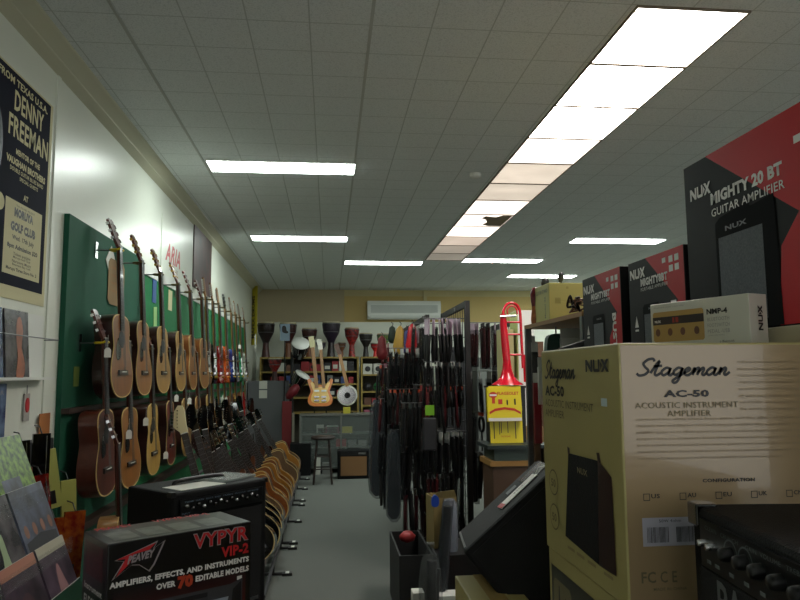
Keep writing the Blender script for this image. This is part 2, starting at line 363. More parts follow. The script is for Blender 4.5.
text('GUITARS', 'small_lettering', mat('grey_lettering', (110, 60, 60), .5), t, (.004, 0, 0), U, V, .3, .1, .35, .04, .0)
# ------------------------------------------------------------ green display board with hangers
green_d = mat('dark_green_board', (12, 84, 60), .8, noise=.12, nscale=5, bump=.2, bscale=200)
green_l = mat('mid_green_board', (14, 112, 62), .8, noise=.1, nscale=5, bump=.2, bscale=200)
t = thing('green_display_board', 'dark green felt board on the left wall behind the guitars', 'display board', (LW, 0, 0))
m = MB(); m.box((.001, 3.84, .12), (.03, 5.32, 2.49)); m.build('near_panel', green_d, t)
m = MB(); m.box((.001, 5.34, .12), (.03, 8.5, 2.43)); m.box((.001, 8.52, .12), (.03, 11.7, 2.43)); m.build('far_panel', green_l, t)
m = MB(); m.box((.001, 5.34, 2.38), (.04, 11.7, 2.46)); m.build('white_rail', white_m, t)
m = MB(); m.box((.03, 3.84, .74), (.09, 11.7, .78)); m.build('lower_rail', mat('dark_timber', (52, 34, 24), .6), t)
m = MB(); m.box((.03, 3.84, 1.40), (.07, 11.7, 1.43)); m.build('middle_rail', MATS['dark_timber'], t)
# ------------------------------------------------------------ guitars (local: z up the neck, y across, face towards +x, back at x=0)
def half_outline(h):   # list of (z, halfwidth) -> closed outline (y,z)
    r = smoothc(h, 4); return [(w_, z) for z, w_ in r]+[(-w_, z) for z, w_ in r[::-1][1:-1]]
AC = half_outline([(0, 0), (.006, .07), (.03, .135), (.08, .178), (.14, .19), (.21, .172), (.27, .14), (.30, .132), (.34, .138), (.40, .148), (.44, .138), (.465, .11), (.48, .05), (.482, 0)])
def electric_outline(kind):
    if kind == 'double': p = [(0, 0), (.1, .005), (.15, .05), (.165, .12), (.135, .2), (.12, .26), (.135, .33), (.15, .39), (.13, .43), (.095, .42), (.07, .36), (.035, .345), (-.03, .345), (-.07, .35), (-.1, .40), (-.135, .41), (-.145, .36), (-.12, .28), (-.125, .22), (-.165, .13), (-.155, .05), (-.1, .005)]
    elif kind == 'single': p = [(0, 0), (.1, .01), (.16, .07), (.165, .15), (.12, .23), (.11, .29), (.135, .35), (.13, .42), (.09, .44), (.07, .39), (.035, .37), (-.035, .38), (-.1, .43), (-.14, .40), (-.14, .33), (-.11, .26), (-.125, .2), (-.165, .13), (-.155, .05), (-.1, .005)]
    else: p = [(0, 0), (.09, .0), (.16, .06), (.17, .14), (.13, .22), (.12, .30), (.15, .40), (.17, .48), (.14, .50), (.09, .42), (.05, .37), (-.04, .36), (-.09, .42), (-.13, .43), (-.12, .36), (-.12, .26), (-.16, .18), (-.17, .1), (-.11, .02)]
    return smoothc(p, 3, True)
top_m = {}
def woodm(name, c, dark=.25, rough=.28): return mat(name, c, rough, noise=dark, nscale=5, stretch=(6, 10, 1.2), coat=.3)
spruce = woodm('spruce_top', (160, 118, 56)); amber = woodm('amber_top', (134, 80, 38)); pale = woodm('pale_top', (186, 146, 70)); honey = woodm('honey_top', (146, 94, 42))
mahog = woodm('mahogany', (92, 44, 32)); darkm = woodm('dark_mahogany', (52, 26, 22)); rosew = woodm('rosewood', (34, 24, 20)); maple = woodm('maple_neck', (160, 118, 70)); walnut = woodm('walnut', (84, 52, 34))
binding = mat('cream_binding', (196, 168, 110), .4); gold = mat('gold_tuners', (170, 140, 60), .3, .9)
def guitar_parts(t, kind='acoustic', top=None, side=None, neckm=None, headm=None, L=1.06, pegm=None, guard=True, shape='double', depth=.1):
    top = top or spruce; side = side or darkm; neckm = neckm or mahog; headm = headm or neckm; pegm = pegm or chrome
    X, Y, Z = (1, 0, 0), (0, 1, 0), (0, 0, 1)
    if kind == 'acoustic':
        m = MB(); m.use(side); m.prism(AC, (0, 0, 0), Y, Z, (depth, 0, 0)); m.build('body', None, t)
        m = MB(); m.use(top); m.prism([(a*.985, .004+b_*.985) for a, b_ in AC], (depth, 0, 0), Y, Z, (.004, 0, 0))
        m.use(binding)
        for k in range(len(AC)):
            a, c = AC[k], AC[(k+1) % len(AC)]; m.prism([a, c, (c[0]*.97, .007+c[1]*.97), (a[0]*.97, .007+a[1]*.97)], (depth, 0, 0), Y, Z, (.0045, 0, 0))
        sb = m.build('soundboard', None, t)
        circ = [(.05*math.cos(k*PI/10), .335+.05*math.sin(k*PI/10)) for k in range(20)]
        m = MB(); m.use(black_p); m.prism(circ, (depth+.0042, 0, 0), Y, Z, (.0006, 0, 0))
        m.build('sound_hole', None, sb)
        m = MB(); m.use(rosew); m.box((depth+.004, -.075, .13), (depth+.014, .075, .158)); m.use(white_m); m.box((depth+.014, -.04, .146), (depth+.018, .04, .15)); m.build('bridge', None, sb)
        if guard:
            m = MB(); m.prism(smoothc([(-.05, .34), (-.045, .30), (-.02, .28), (-.03, .23), (-.085, .215), (-.1, .27), (-.075, .33)], 3, True), (depth+.0045, 0, 0), Y, Z, (.0012, 0, 0)); m.build('pickguard', black_g, sb)
        zn, zb, fx = .48, .385, depth+.006; br = .15
    else:
        ol = electric_outline(shape)
        depth = .045
        m = MB(); m.use(side); m.prism(ol, (0, 0, 0), Y, Z, (depth, 0, 0)); m.build('body', None, t)
        m = MB(); m.use(top); m.prism([(a*.96, .006+b_*.965) for a, b_ in ol], (depth, 0, 0), Y, Z, (.004, 0, 0)); sb = m.build('top_finish', None, t)
        if guard:
            m = MB(); m.prism(smoothc([(-.02, .33), (.05, .34), (.09, .36), (.08, .28), (.09, .18), (.12, .1), (.06, .1), (-.02, .15), (-.07, .24)], 3, True), (depth+.004, 0, 0), Y, Z, (.0015, 0, 0)); m.build('pickguard', white_m if guard == 'w' else black_g, sb)
        for z in (.17, .29):
            m = MB(); m.box((depth+.004, -.038, z), (depth+.014, .038, z+.03)); m.build('pickup', chrome if guard == 'w' else black_g, sb)
        m = MB(); m.box((depth+.004, -.04, .1), (depth+.016, .04, .125)); m.build('bridge', chrome, sb)
        for z, y in ((.07, .08), (.11, .105)):
            m = MB(); m.lathe([(.012, 0), (.011, .016)], 8, Matrix.Translation((depth+.004, y, z)) @ Matrix.Rotation(PI/2, 4, 'Y')); m.build('control_knob', gold, sb)
        zn, zb, fx = .36, .33, depth+.006; br = .11
    zt = L-.18
    m = MB(); m.use(neckm)
    sec = lambda z, w_: [(fx, -w_, z), (fx, w_, z), (fx-.012, w_*.9, z), (fx-.022, 0, z), (fx-.012, -w_*.9, z)]
    vs = sec(zn-.02, .028)+sec(zt, .022); m.add(vs, [(4, 3, 2, 1, 0), (5, 6, 7, 8, 9)]+[(i, (i+1) % 5, 5+(i+1) % 5, 5+i) for i in range(5)])
    m.build('neck', None, t)
    m = MB(); m.use(rosew); m.add([(fx, -.028, zb), (fx, .028, zb), (fx, .0215, zt), (fx, -.0215, zt), (fx+.006, -.028, zb), (fx+.006, .028, zb), (fx+.006, .0215, zt), (fx+.006, -.0215, zt)], [(0, 3, 2, 1), (4, 5, 6, 7), (0, 1, 5, 4), (1, 2, 6, 5), (2, 3, 7, 6), (3, 0, 4, 7)])
    m.use(steel)
    for k in range(1, 19):
        z = zt-(zt-br)*(1-2**(-k/12.))
        if z > zb: m.box((fx+.006, -.024, z), (fx+.0072, .024, z+.002))
    m.use(white_m); m.box((fx+.005, -.0215, zt), (fx+.0085, .0215, zt+.005))
    m.build('fingerboard', None, t)
    a = math.radians(17) if kind == 'acoustic' else math.radians(6)
    HM = Matrix.Translation((fx, 0, zt)) @ Matrix.Rotation(-a, 4, 'Y')
    hs = MB(); hs.use(headm)
    if kind == 'acoustic' or shape == 'single': hp = [(-.024, 0), (-.036, .04), (-.04, .17), (-.02, .182), (0, .176), (.02, .182), (.04, .17), (.036, .04), (.024, 0)]
    else: hp = [(-.024, 0), (-.026, .02), (-.05, .05), (-.06, .07), (-.03, .17), (0, .2), (.03, .19), (.034, .15), (.024, .06), (.024, 0)]
    k = len(hp); hs.add([(0, x, z) for x, z in hp]+[(-.015, x, z) for x, z in hp], [tuple(range(k)), tuple(range(k, 2*k))[::-1]]+[(i, k+i, k+(i+1) % k, (i+1) % k) for i in range(k)], HM)
    hd = hs.build('headstock', None, t)
    two = kind == 'acoustic' or shape == 'single'
    for i in range(6):
        if two: s_ = -1 if i < 3 else 1; z = .05+(i % 3)*.045; y = s_*.038
        else: s_ = -1; z = .055+i*.022; y = -.05+i*.005
        m = MB(); m.use(pegm); m.tube([(-.008, y, z), (-.008, y+s_*.02, z)], .003, 5); m.box((-.016, y+s_*.018, z-.008), (0., y+s_*.030, z+.008)); m.tube([(0, y-s_*.016, z), (.008, y-s_*.016, z)], .004, 5)
        for q in range(len(m.v)): m.v[q] = tuple(HM @ Vector(m.v[q]))
        m.build('tuning_peg', None, hd)
    m = MB(); m.use(steel)
    for i in range(6):
        y = (i-2.5)*.0078; y2 = (i-2.5)*.0062; m.tube([(fx+.014, y, br), (fx+.009, y2, zt+.004)], .0007, 3, False)
    m.build('string_set', None, t)
yellow_pad = mat('yellow_padding', (214, 190, 40), .6)
dark_pad = mat('dark_yoke_padding', (92, 78, 34), .6)
def hanger(y, z, label, group, x=-1.42, pad=None):
    t = thing('guitar_hanger', label, 'hanger', (x, y, z), group=group)
    m = MB(); m.box((0, -.02, -.05), (.008, .02, .05)); m.build('wall_plate', chrome, t)
    m = MB(); m.tube([(.005, 0, 0), (.09, 0, .0)], .005, 6); m.build('arm', steel, t)
    m = MB(); m.tube(smoothc([(.155, -.033, .008), (.14, -.035, 0), (.1, -.027, 0), (.09, 0, 0), (.1, .027, 0), (.14, .035, 0), (.155, .033, .008)], 4), .0065, 8); m.build('padded_yoke', yellow_pad if z < 2.36 and y < 4.1 or y < 4.3 else dark_pad, t)
    return t
blueburst = mat('blue_finish', (40, 60, 130), .15, coat=1.); redfin = mat('red_finish', (150, 24, 22), .15, coat=1.); orangefin = mat('orange_finish', (196, 84, 26), .15, coat=1.); greenfin = mat('sea_green_finish', (60, 150, 110), .2, coat=1.)
whitefin = mat('white_finish', (200, 200, 186), .2, coat=1.); blackfin = mat('black_finish', (10, 10, 11), .12, coat=1.); silverfin = mat('silver_finish', (140, 146, 150), .25, .6); goldfin = mat('gold_finish', (180, 140, 60), .2, coat=.8); brownfin = woodm('brown_burst', (96, 52, 26))
PROT = {}
def proto(key, **kw):
    t = empty('acoustic_guitar' if kw.get('kind', 'acoustic') == 'acoustic' else kw.pop('nm', 'electric_guitar')); kw.pop('nm', None)
    guitar_parts(t, **kw); bpy.context.view_layer.update(); reg(t); PROT[key] = [t, False]
def place(key, loc, rot, label, cat, group, scale=None):
    p = PROT[key]
    if not p[1]:
        p[1] = True; t = p[0]; t.location = loc; t.rotation_euler = rot
        if scale: t.scale = (scale,)*3
        tag(t, label, cat, group); return t
    c = copy_thing(p[0], loc, rot, None, None, scale or 1.0); tag(c, label, cat, group); return c
proto('amber', top=amber, side=darkm); proto('honey', top=honey, side=darkm, pegm=gold); proto('spruce', top=spruce, side=darkm, pegm=gold); proto('pale', top=pale, side=darkm, pegm=gold)
proto('honeyl', top=honey, side=amber, guard=False); proto('mahog', top=mahog, side=mahog); proto('brownac', top=walnut, side=walnut, guard=False); proto('redac', top=woodm('cherry_top', (110, 44, 30)), side=darkm)
for k, tp, sd, sh, g in [('eblack', blackfin, blackfin, 'double', 'w'), ('ered', redfin, redfin, 'double', None), ('eorange', orangefin, orangefin, 'single', None), ('eblue', blueburst, blueburst, 'double', 'w'), ('egreen', greenfin, greenfin, 'double', 'w'), ('ewhite', whitefin, whitefin, 'double', 'b'), ('esilver', silverfin, blackfin, 'double', 'b'), ('egold', goldfin, brownfin, 'single', None), ('ebrown', brownfin, brownfin, 'double', 'w')]:
    proto(k, kind='electric', top=tp, side=sd, shape=sh, guard=g, neckm=maple, headm=(maple if sh == 'double' else black_g))
upper = [('amber', 4.27, 'amber topped acoustic guitar with black pickguard, nearest of the upper row'), ('honey', 4.76, 'honey topped acoustic guitar, second from the camera in the upper row'),
         ('spruce', 5.30, 'pale yellow acoustic guitar, third from the camera in the upper row'), ('spruce', 5.90, 'yellow acoustic guitar, fourth from the camera in the upper row'),
         ('honeyl', 6.42, 'light orange acoustic guitar with orange sides, fifth in the upper row'), ('honeyl', 7.0, 'orange acoustic guitar, sixth in the upper row, last of the acoustics'),
         ('ebrown', 7.55, 'brown electric guitar with white pickguard beside the last upper acoustic'), ('eblack', 8.0, 'black electric guitar in the upper row before the red one'),
         ('ered', 8.45, 'glossy red electric guitar in the upper row'), ('eorange', 8.95, 'orange electric guitar in the upper row beside the red one'), ('eblue', 9.5, 'blue electric guitar with white pickguard in the upper row'),
         ('esilver', 9.95, 'silver electric guitar in the upper row beside the blue one'), ('egreen', 10.4, 'sea green electric guitar in the upper row'), ('ewhite', 10.95, 'white electric guitar at the far end of the upper row')]
random.seed(3)
for k, y, lb in upper:
    ac = k in ('amber', 'honey', 'spruce', 'honeyl'); sx = 1.04 if ac else 1.08
    place(k, (-1.335, y, 1.465 if ac else 1.50), (0, math.radians(-3.2), math.radians(random.uniform(-3, 3))), lb, 'guitar', 'guitars hanging in the upper wall row', sx)
    hanger(y, 2.365 if ac else 2.42, 'chrome and yellow wall hanger holding a guitar of the upper row', 'hangers of the upper guitar row')
lower = [('mahog', 4.06, 'dark reddish mahogany acoustic guitar, nearest of the lower row'), ('honey', 4.52, 'natural topped acoustic guitar, second in the lower row'), ('pale', 5.08, 'pale yellow acoustic guitar, third in the lower row'),
         ('redac', 5.62, 'dark cherry acoustic guitar between the yellow guitars of the lower row'), ('spruce', 6.2, 'yellow topped acoustic guitar, fifth in the lower row'), ('honey', 6.78, 'honey topped acoustic guitar, sixth in the lower row'),
         ('pale', 7.35, 'pale acoustic guitar, seventh in the lower row beside the electrics'), ('esilver', 7.95, 'silver electric guitar, first of the lower row electrics'), ('eblack', 8.4, 'black electric guitar in the lower row'), ('ewhite', 8.9, 'white electric guitar in the lower row'),
         ('ebrown', 9.4, 'brown electric guitar in the lower row'), ('egold', 9.9, 'gold topped electric guitar in the lower row'), ('egold', 10.5, 'far gold topped electric guitar in the lower row'), ('ered', 11.0, 'red electric guitar at the far end of the lower row')]
for k, y, lb in lower:
    ac = k[0] != 'e'
    place(k, (-1.335, y, .90 if k != 'mahog' else .93), (0, math.radians(-3.2), math.radians(random.uniform(-3, 3))), lb, 'guitar', 'guitars hanging in the lower wall row', 1.04 if k != 'mahog' else 1.0)
    hanger(y, 1.79, 'chrome and yellow wall hanger holding a guitar of the lower row', 'hangers of the lower guitar row')
# little white price tags hanging from guitars and cards pinned on the board
m = MB(); m.prism([(-.018, 0), (.018, 0), (.018, .04), (.008, .052), (-.008, .052), (-.018, .04)], (0, 0, 0), (0, 1, 0), (0, 0, 1), (.001, 0, 0)); m.tube([(.0005, 0, .05), (.0005, 0, .12)], .0008, 4)
tg = tag(m.build('price_tag', paperw), 'small white price tag hanging by a thread among the guitars', 'price tag', 'price tags on the guitars')
spots = [(3.8, 1.70), (4.25, 1.23), (4.62, 1.28), (5.5, 1.40), (5.2, 1.0), (6.0, 1.36), (8.1, 1.3), (9.2, 1.95)]
for i, (y, z) in enumerate(spots):
    o = tg if i == 0 else tg.copy()
    if i: COL.objects.link(o)
    o.location = (-1.18, y, z); o.rotation_euler = (0, 0, math.radians(-50))
def card(name, label, cat, y, z, w_, h, m_, rot=0, x=-1.418, group=None, thick=.003):
    m = MB(); m.box((0, -w_/2, -h/2), (thick, w_/2, h/2)); o = m.build(name, m_); o.location = (x, y, z); o.rotation_euler = (rot, 0, 0); return tag(o, label, cat, group)
card('paper_note', 'white paper turned to a diamond on the green board behind the first guitar', 'note', 4.56, 2.34, .15, .15, paperw, PI/4)
t = thing('brown_paper_sign', 'brown cut paper sign with faint writing on the dark green board', 'sign', (-1.416, 4.68, 2.215))
m = MB(); m.prism([(-.17, -.12), (-.13, -.15), (.13, -.15), (.17, -.12), (.17, .12), (.13, .15), (-.13, .15), (-.17, .12)], (0, 0, 0), (0, 1, 0), (0, 0, 1), (.003, 0, 0)); m.build('sheet', carton_d, t)
for i in range(4): text('acoustic guitar sale', 'lettering', mat('orange_ink', (170, 110, 50), .6), t, (.003, 0, 0), (0, 1, 0), (0, 0, 1), -.12, .08-.05*i, .24, .025)
card('blue_card', 'blue card with white label on the green board', 'card', 5.68, 2.30, .12, .22, mat('blue_card', (40, 80, 140), .5))
card('cream_note', 'cream note pinned on the mid green board', 'note', 6.24, 2.27, .14, .18, cream)
card('pale_note', 'pale green note under the blue card on the board', 'note', 5.73, 2.08, .1, .16, mat('pale_green_paper', (150, 190, 120), .5), .1)
card('white_note', 'white note pinned among the far necks on the green board', 'note', 7.9, 2.1, .16, .16, paperw)
card('yellow_note', 'small yellow-green note on the dark green board below the near headstock', 'note', 4.03, 1.60, .08, .11, mat('olive_note', (110, 130, 60), .6))
card('paper_flyer', 'white flyer hanging at the far end of the green board', 'flyer', 11.3, 2.13, .22, .25, paperw, .3, -1.2)
# ------------------------------------------------------------ floor rack of guitars leaning towards the wall
tilt = math.radians(-31)
proto('forange', top=woodm('orange_brown_top', (120, 66, 26)), side=walnut, headm=black_g); proto('fyellow', top=woodm('yellow_top', (150, 98, 34)), side=honey, headm=black_g); proto('fblack', top=blackfin, side=blackfin, guard=False, headm=black_g, pegm=chrome); proto('fgrey', top=woodm('grey_brown_top', (96, 72, 50)), side=walnut, headm=black_g)
proto('bass', kind='electric', nm='bass_guitar', top=blackfin, side=blackfin, shape='bass', guard='w', neckm=maple, headm=mat('cream_headstock', (206, 192, 150), .4), L=1.12)
proto('bassd', kind='electric', nm='bass_guitar', top=brownfin, side=brownfin, shape='bass', guard='b', neckm=maple, headm=black_g, L=1.12)
proto('fdark', kind='electric', top=blackfin, side=blackfin, guard='b', neckm=maple, headm=black_g)
proto('fbrown', kind='electric', top=brownfin, side=brownfin, guard='b', neckm=walnut, headm=black_g)
def floor_g(key, y, label, x=-.52, z=.12, sc_=1.08, tl=tilt, cat='guitar'):
    tl += random.uniform(-.045, .045); x += random.uniform(-.02, .02); y += random.uniform(-.03, .03)
    # rotate so the face (+x) looks towards the camera (-y), then lean along x
    Mx = Matrix.Rotation(tl, 3, 'Y') @ Matrix.Rotation(math.radians(-12), 3, 'X') @ Matrix.Rotation(-PI/2, 3, 'Z')
    place(key, (x, y, z), Mx.to_euler(), label, cat, 'guitars leaning in the floor racks', sc_)
fl = [('fgrey', 10.6, 'brown acoustic guitar at the far end of the floor rack'), ('fyellow', 10.25, 'yellow brown acoustic guitar second from the far end of the floor rack'),
      ('fgrey', 9.5, 'grey brown acoustic guitar in the middle of the floor rack'), ('fgrey', 9.2, 'grey brown acoustic guitar in front of its twin in the floor rack'),
      ('fyellow', 8.5, 'yellow acoustic guitar, farthest of the yellow floor rack cluster'), ('forange', 8.2, 'orange brown acoustic guitar, second of the yellow floor rack cluster'), ('fyellow', 7.9, 'yellow acoustic guitar, third of the yellow floor rack cluster'),
      ('forange', 7.6, 'orange brown acoustic guitar, fourth of the yellow floor rack cluster'), ('fyellow', 7.3, 'yellow acoustic guitar, fifth of the yellow floor rack cluster'), ('forange', 7.0, 'orange brown acoustic guitar, nearest of the yellow cluster'),
      ('fgrey', 6.72, 'brown acoustic guitar in front of the yellow floor rack cluster'), ('fblack', 6.45, 'glossy black acoustic guitar, farthest of the black floor rack cluster'), ('fblack', 6.2, 'glossy black acoustic guitar, second of the black floor rack cluster'), ('fblack', 5.95, 'glossy black acoustic guitar, third of the black floor rack cluster'), ('fblack', 5.7, 'glossy black acoustic guitar, nearest of the black floor rack cluster')]
random.seed(31)
for k, y, lb in fl: floor_g(k, y, lb)
bs = [('bass', 5.28, 'bass guitar with cream headstock in front of the lower wall row'), ('bassd', 5.45, 'brown bass guitar with black headstock behind the cream headstock'), ('fblack', 5.05, 'glossy black guitar low behind the black combo amplifier')]
floor_g('bass', 5.25, bs[0][2], x=-.74, z=.14, sc_=1.16, tl=math.radians(-18))
floor_g('bassd', 5.5, bs[1][2], x=-.72, z=.14, sc_=1.16, tl=math.radians(-20))
ww = ['black electric guitar', 'brown electric guitar', 'black and white electric guitar']
for i, y in enumerate([5.85, 6.15, 6.45, 6.75, 7.05, 7.4, 7.8, 8.2, 8.7, 9.2, 9.7]):
    kk = ['bassd', 'fdark', 'fbrown'][i % 3]
    floor_g(kk, y, '%s, %s from the near end of the wall side floor rack' % (['brown bass guitar', 'black electric guitar', 'brown electric guitar'][i % 3], ordn[i]), x=-.86, z=.12, sc_=1.12, tl=math.radians(-14))
proto('ffill', kind='acoustic', top=spruce, side=maple)
place('ffill', (-1.22, 3.98, .36), (0, math.radians(-3), math.radians(12)), 'pale acoustic guitar low in the corner left of the black combo amplifier', 'guitar', None, .98)
# black tubular racks on the floor
def floor_rack(y0, y1, label):
    t = thing('guitar_rack', label, 'guitar rack', (-.5, y0, 0), group='floor racks under the leaning guitars'); L = y1-y0
    m = MB(); m.tube([(.06, 0, .1), (.06, L, .1)], .014, 8); m.tube([(-.14, 0, .09), (-.14, L, .09)], .014, 8); m.build('rail', mat('grey_foam', (50, 50, 52), .8), t)
    m = MB(); m.tube([(-.56, 0, .8), (-.56, L, .8)], .014, 8); m.build('upper_rail', MATS['grey_foam'], t)
    n = max(2, int(L/.75)+1)
    for i in range(n):
        y = .02+(L-.04)*i/(n-1)
        m = MB(); m.tube([(.16, y, .015), (-.5, y, .015)], .012, 8); m.tube([(.06, y, .015), (.06, y, .1)], .01, 6); m.tube([(-.14, y, .015), (-.14, y, .09)], .01, 6); m.tube([(-.5, y, .015), (-.56, y, .8)], .01, 6); m.build('foot_bar', black_p, t)
        m = MB(); m.use(black_p); m.box((.13, y-.03, 0), (.21, y+.03, .022)); m.use(white_m); m.box((.155, y-.028, .022), (.185, y+.028, .025)); m.build('foot_pad', None, t)
floor_rack(4.9, 6.6, 'black tubular floor rack under the black guitars'); floor_rack(6.75, 8.7, 'black tubular floor rack under the yellow guitars'); floor_rack(8.95, 10.8, 'black tubular floor rack under the farthest leaning guitars')
# ------------------------------------------------------------ left foreground
def frame2(p, q):   # local frame for a box with front edge from p to q
    d = Vector((q[0]-p[0], q[1]-p[1], 0)); return math.atan2(d.y, d.x), d.length
# plain carton: origin bottom front-left, x right along the front, y into depth
def carton_thing(name, label, loc, rz, W, D, H, m_=None, cat='box', tape=True, bev=.003, group=None):
    t = thing(name, label, cat, loc, (0, 0, rz), group)
    m = MB(); m.box((0, 0, 0), (W, D, H), bev=bev); m.build('body', m_ or carton, t)
    if tape:
        m = MB(); m.box((W*.5-.025, -.0006, H-.06), (W*.5+.025, -.0001, H)); m.box((W*.5-.025, -.0006, H), (W*.5+.025, D, H+.0006)); m.build('packing_tape', mat('packing_tape', (176, 150, 96), .2), t)
    return t
# black combo amplifier standing at an angle on a carton
rz, W = frame2((-.667, 3.067), (-.301, 3.454)); D = .345; H = .62; ZB = 1.10-H
t = thing('combo_amplifier', 'large black combo guitar amplifier behind the black and red amplifier carton', 'amplifier', (-.667, 3.067, ZB), (0, 0, rz))
m = MB(); m.box((0, 0, .012), (W, D, H), bev=.012); m.build('cabinet', black_v, t)
panel_dark = mat('control_panel', (16, 17, 18), .3)
m = MB(); m.box((.04, -.006, H-.105), (W-.03, -.0005, H-.035)); pn = m.build('control_panel', panel_dark, t)
for i in range(14):
    x = .07+i*.030; m = MB(); m.lathe([(.0075, 0), (.007, .012), (.0, .0125)], 10, Matrix.Translation((x, -.006, H-.062-(i % 2)*.012)) @ Matrix.Rotation(PI/2, 4, 'X')); m.build('control_knob', black_g if i % 3 else chrome, pn)
text('TONE  GAIN  BASS  MID  TREBLE  MASTER  EFFECTS', 'lettering', mat('pale_blue_ink', (120, 140, 160), .5), pn, (0, -.0065, 0), (1, 0, 0), (0, 0, 1), .06, H-.048, W-.12, .006)
text('INPUT', 'lettering', MATS['pale_blue_ink'], pn, (0, -.0065, 0), (1, 0, 0), (0, 0, 1), .05, H-.097, .04, .007)
m = MB(); m.box((.035, -.003, .05), (W-.035, -.0005, H-.12)); m.build('grille_cloth', blackcloth, t)
m = MB(); m.box((W-.12, -.006, .07), (W-.05, -.003, .085)); m.build('badge', steel, t)
for x in (.02, W-.02):
    for y in (.02, D-.02): m = MB(); m.lathe([(.016, 0), (.018, .014)], 10, Matrix.Translation((x, y, -.002))); m.build('rubber_foot', black_p, t)
for x in (0, W):
    for z in (.012, H): m = MB(); m.box((x-.006 if x else -.003, -.004, z-.02 if z > .1 else z-.003), (x+.003 if x else .02, .03, z+.003 if z > .1 else z+.02), bev=.002); m.build('corner_protector', black_p, t)
m = MB(); m.tube(smoothc([(W/2-.14, D/2, H), (W/2-.12, D/2, H+.018), (W/2, D/2, H+.022), (W/2+.12, D/2, H+.018), (W/2+.14, D/2, H)], 4), .010, 8); m.build('handle', black_p, t)
def on_top(px, py): c, s_ = math.cos(rz), math.sin(rz); return (-.667+px*c-py*s_, 3.067+px*s_+py*c)
x, y = on_top(.18, .09); m = MB(); m.box((-.12, -.07, 0), (.12, .07, .002)); o = m.build('paper_sheet', paperw, loc=(x, y, 1.101)); o.rotation_euler = (0, 0, rz); tag(o, 'white paper sheet lying on top of the black combo amplifier', 'paper')
x, y = on_top(.40, .16); m = MB(); m.box((-.12, -.1, 0), (.12, .1, .012), bev=.003); o = m.build('plastic_packet', clear('shiny_clear_plastic', (170, 180, 176), .1, .6), loc=(x, y, 1.101)); o.rotation_euler = (0, 0, rz+.2); tag(o, 'shiny clear plastic packet lying on top of the black combo amplifier', 'packet')
carton_thing('carton', 'brown carton under the black combo amplifier', (-.665, 3.045, 0), rz, .62, .42, ZB-.002, carton_d)
# black and red retail carton
rz2, W2 = frame2((-.656, 2.184), (-.264, 2.456)); D2 = .235; H2 = .42; ZP = 1.10-H2
px_black = mat('carton_black_print', (22, 20, 22), .3, noise=.5, nscale=5, coat=.2)
t = thing('amplifier_box', 'black amplifier carton with red and white lettering at lower left', 'box', (-.656, 2.184, ZP), (0, 0, rz2))
m = MB(); m.box((0, 0, 0), (W2, D2, H2), bev=.004); m.build('body', px_black, t)
O, U, V = (0, -.0006, 0), (1, 0, 0), (0, 0, 1)
# red glow print low on the front is printed ink
m = MB(); m.poly(rect(.02, .02, W2-.04, .26), O, U, V)
grad = bpy.data.materials.new('dark_red_print'); grad.use_nodes = True; nt = grad.node_tree; bs_ = nt.nodes['Principled BSDF']; bs_.inputs['Roughness'].default_value = .35
tc = nt.nodes.new('ShaderNodeTexCoord'); sp = nt.nodes.new('ShaderNodeSeparateXYZ'); rr = nt.nodes.new('ShaderNodeMapRange'); rr.inputs[1].default_value = .28; rr.inputs[2].default_value = .1
mxn = nt.nodes.new('ShaderNodeMix'); mxn.data_type = 'RGBA'; mxn.inputs[6].default_value = (*rgb(22, 20, 22), 1); mxn.inputs[7].default_value = (*rgb(96, 26, 26), 1)
nt.links.new(tc.outputs['Object'], sp.inputs[0]); nt.links.new(sp.outputs[2], rr.inputs[0]); nt.links.new(rr.outputs[0], mxn.inputs[0]); nt.links.new(mxn.outputs[2], bs_.inputs['Base Color'])
m.build('red_print', grad, t, fix=False)
O = (0, -.001, 0)
logo = [[(0, .62), (.62, .95), (.86, 1.), (.72, .80), (.60, .60), (.48, .56), (.62, .82), (.36, .76), (.26, .34), (.02, .0), (.2, .6)],
        [(.40, .62), (.56, .60), (.52, .42), (.40, .40)], [(.58, .48), (.82, .84), (.98, .98), (.80, .36), (.70, .10), (.56, .34)]]
def logo_polys(x, y, w_, h_, g=0.): return [[(x+(a-.5)*(1+g)*w_+.5*w_, y+(b_-.5)*(1+g)*h_+.5*h_) for a, b_ in p] for p in logo]
out = [(0, .6), (.88, 1.06), (.80, .82), (1.04, 1.04), (.82, .22), (.72, .0), (.5, .3), (.34, .34), (-.05, -.08), (.18, .52)]
pprint_('logo_outline', mat('silver_ink', (150, 140, 142), .4), t, O, U, V, [[(.02+a*.15, .318+b_*.085) for a, b_ in out]], .0)
pprint_('logo_backing', px_black, t, O, U, V, [[(.095+(a-.5)*.136, .3585+(b_-.47)*.075) for a, b_ in out]], .0003)
pprint_('logo', redink, t, O, U, V, [[(.02+a*.15, .318+b_*.085) for a, b_ in p] for p in [[(.04, .62), (.84, 1.), (.70, .78), (.38, .72), (.30, .42), (.04, .02), (.22, .6)]]], .0006)
text('PEAVEY', 'lettering', MATS['silver_ink'], t, (0, -.0018, 0), (1, .0, .12), V, .058, .345, .085, .024, .05, .3)
text('VYPYR', 'title_outline', MATS['silver_ink'], t, O, U, V, .266, .360, .200, .050, .06)
text('VYPYR', 'title', redink, t, (0, -.0016, 0), U, V, .269, .363, .194, .044, .025)
text('VIP-2', 'subtitle', redink, t, O, U, V, .366, .318, .100, .034, .04)
text('AMPLIFIERS, EFFECTS, AND INSTRUMENTS', 'lettering', whiteink, t, O, U, V, .008, .286, .460, .021, .05)
text('OVER', 'lettering', whiteink, t, O, U, V, .150, .258, .062, .019, .05); text('EDITABLE MODELS', 'lettering', whiteink, t, O, U, V, .278, .258, .190, .019, .05)
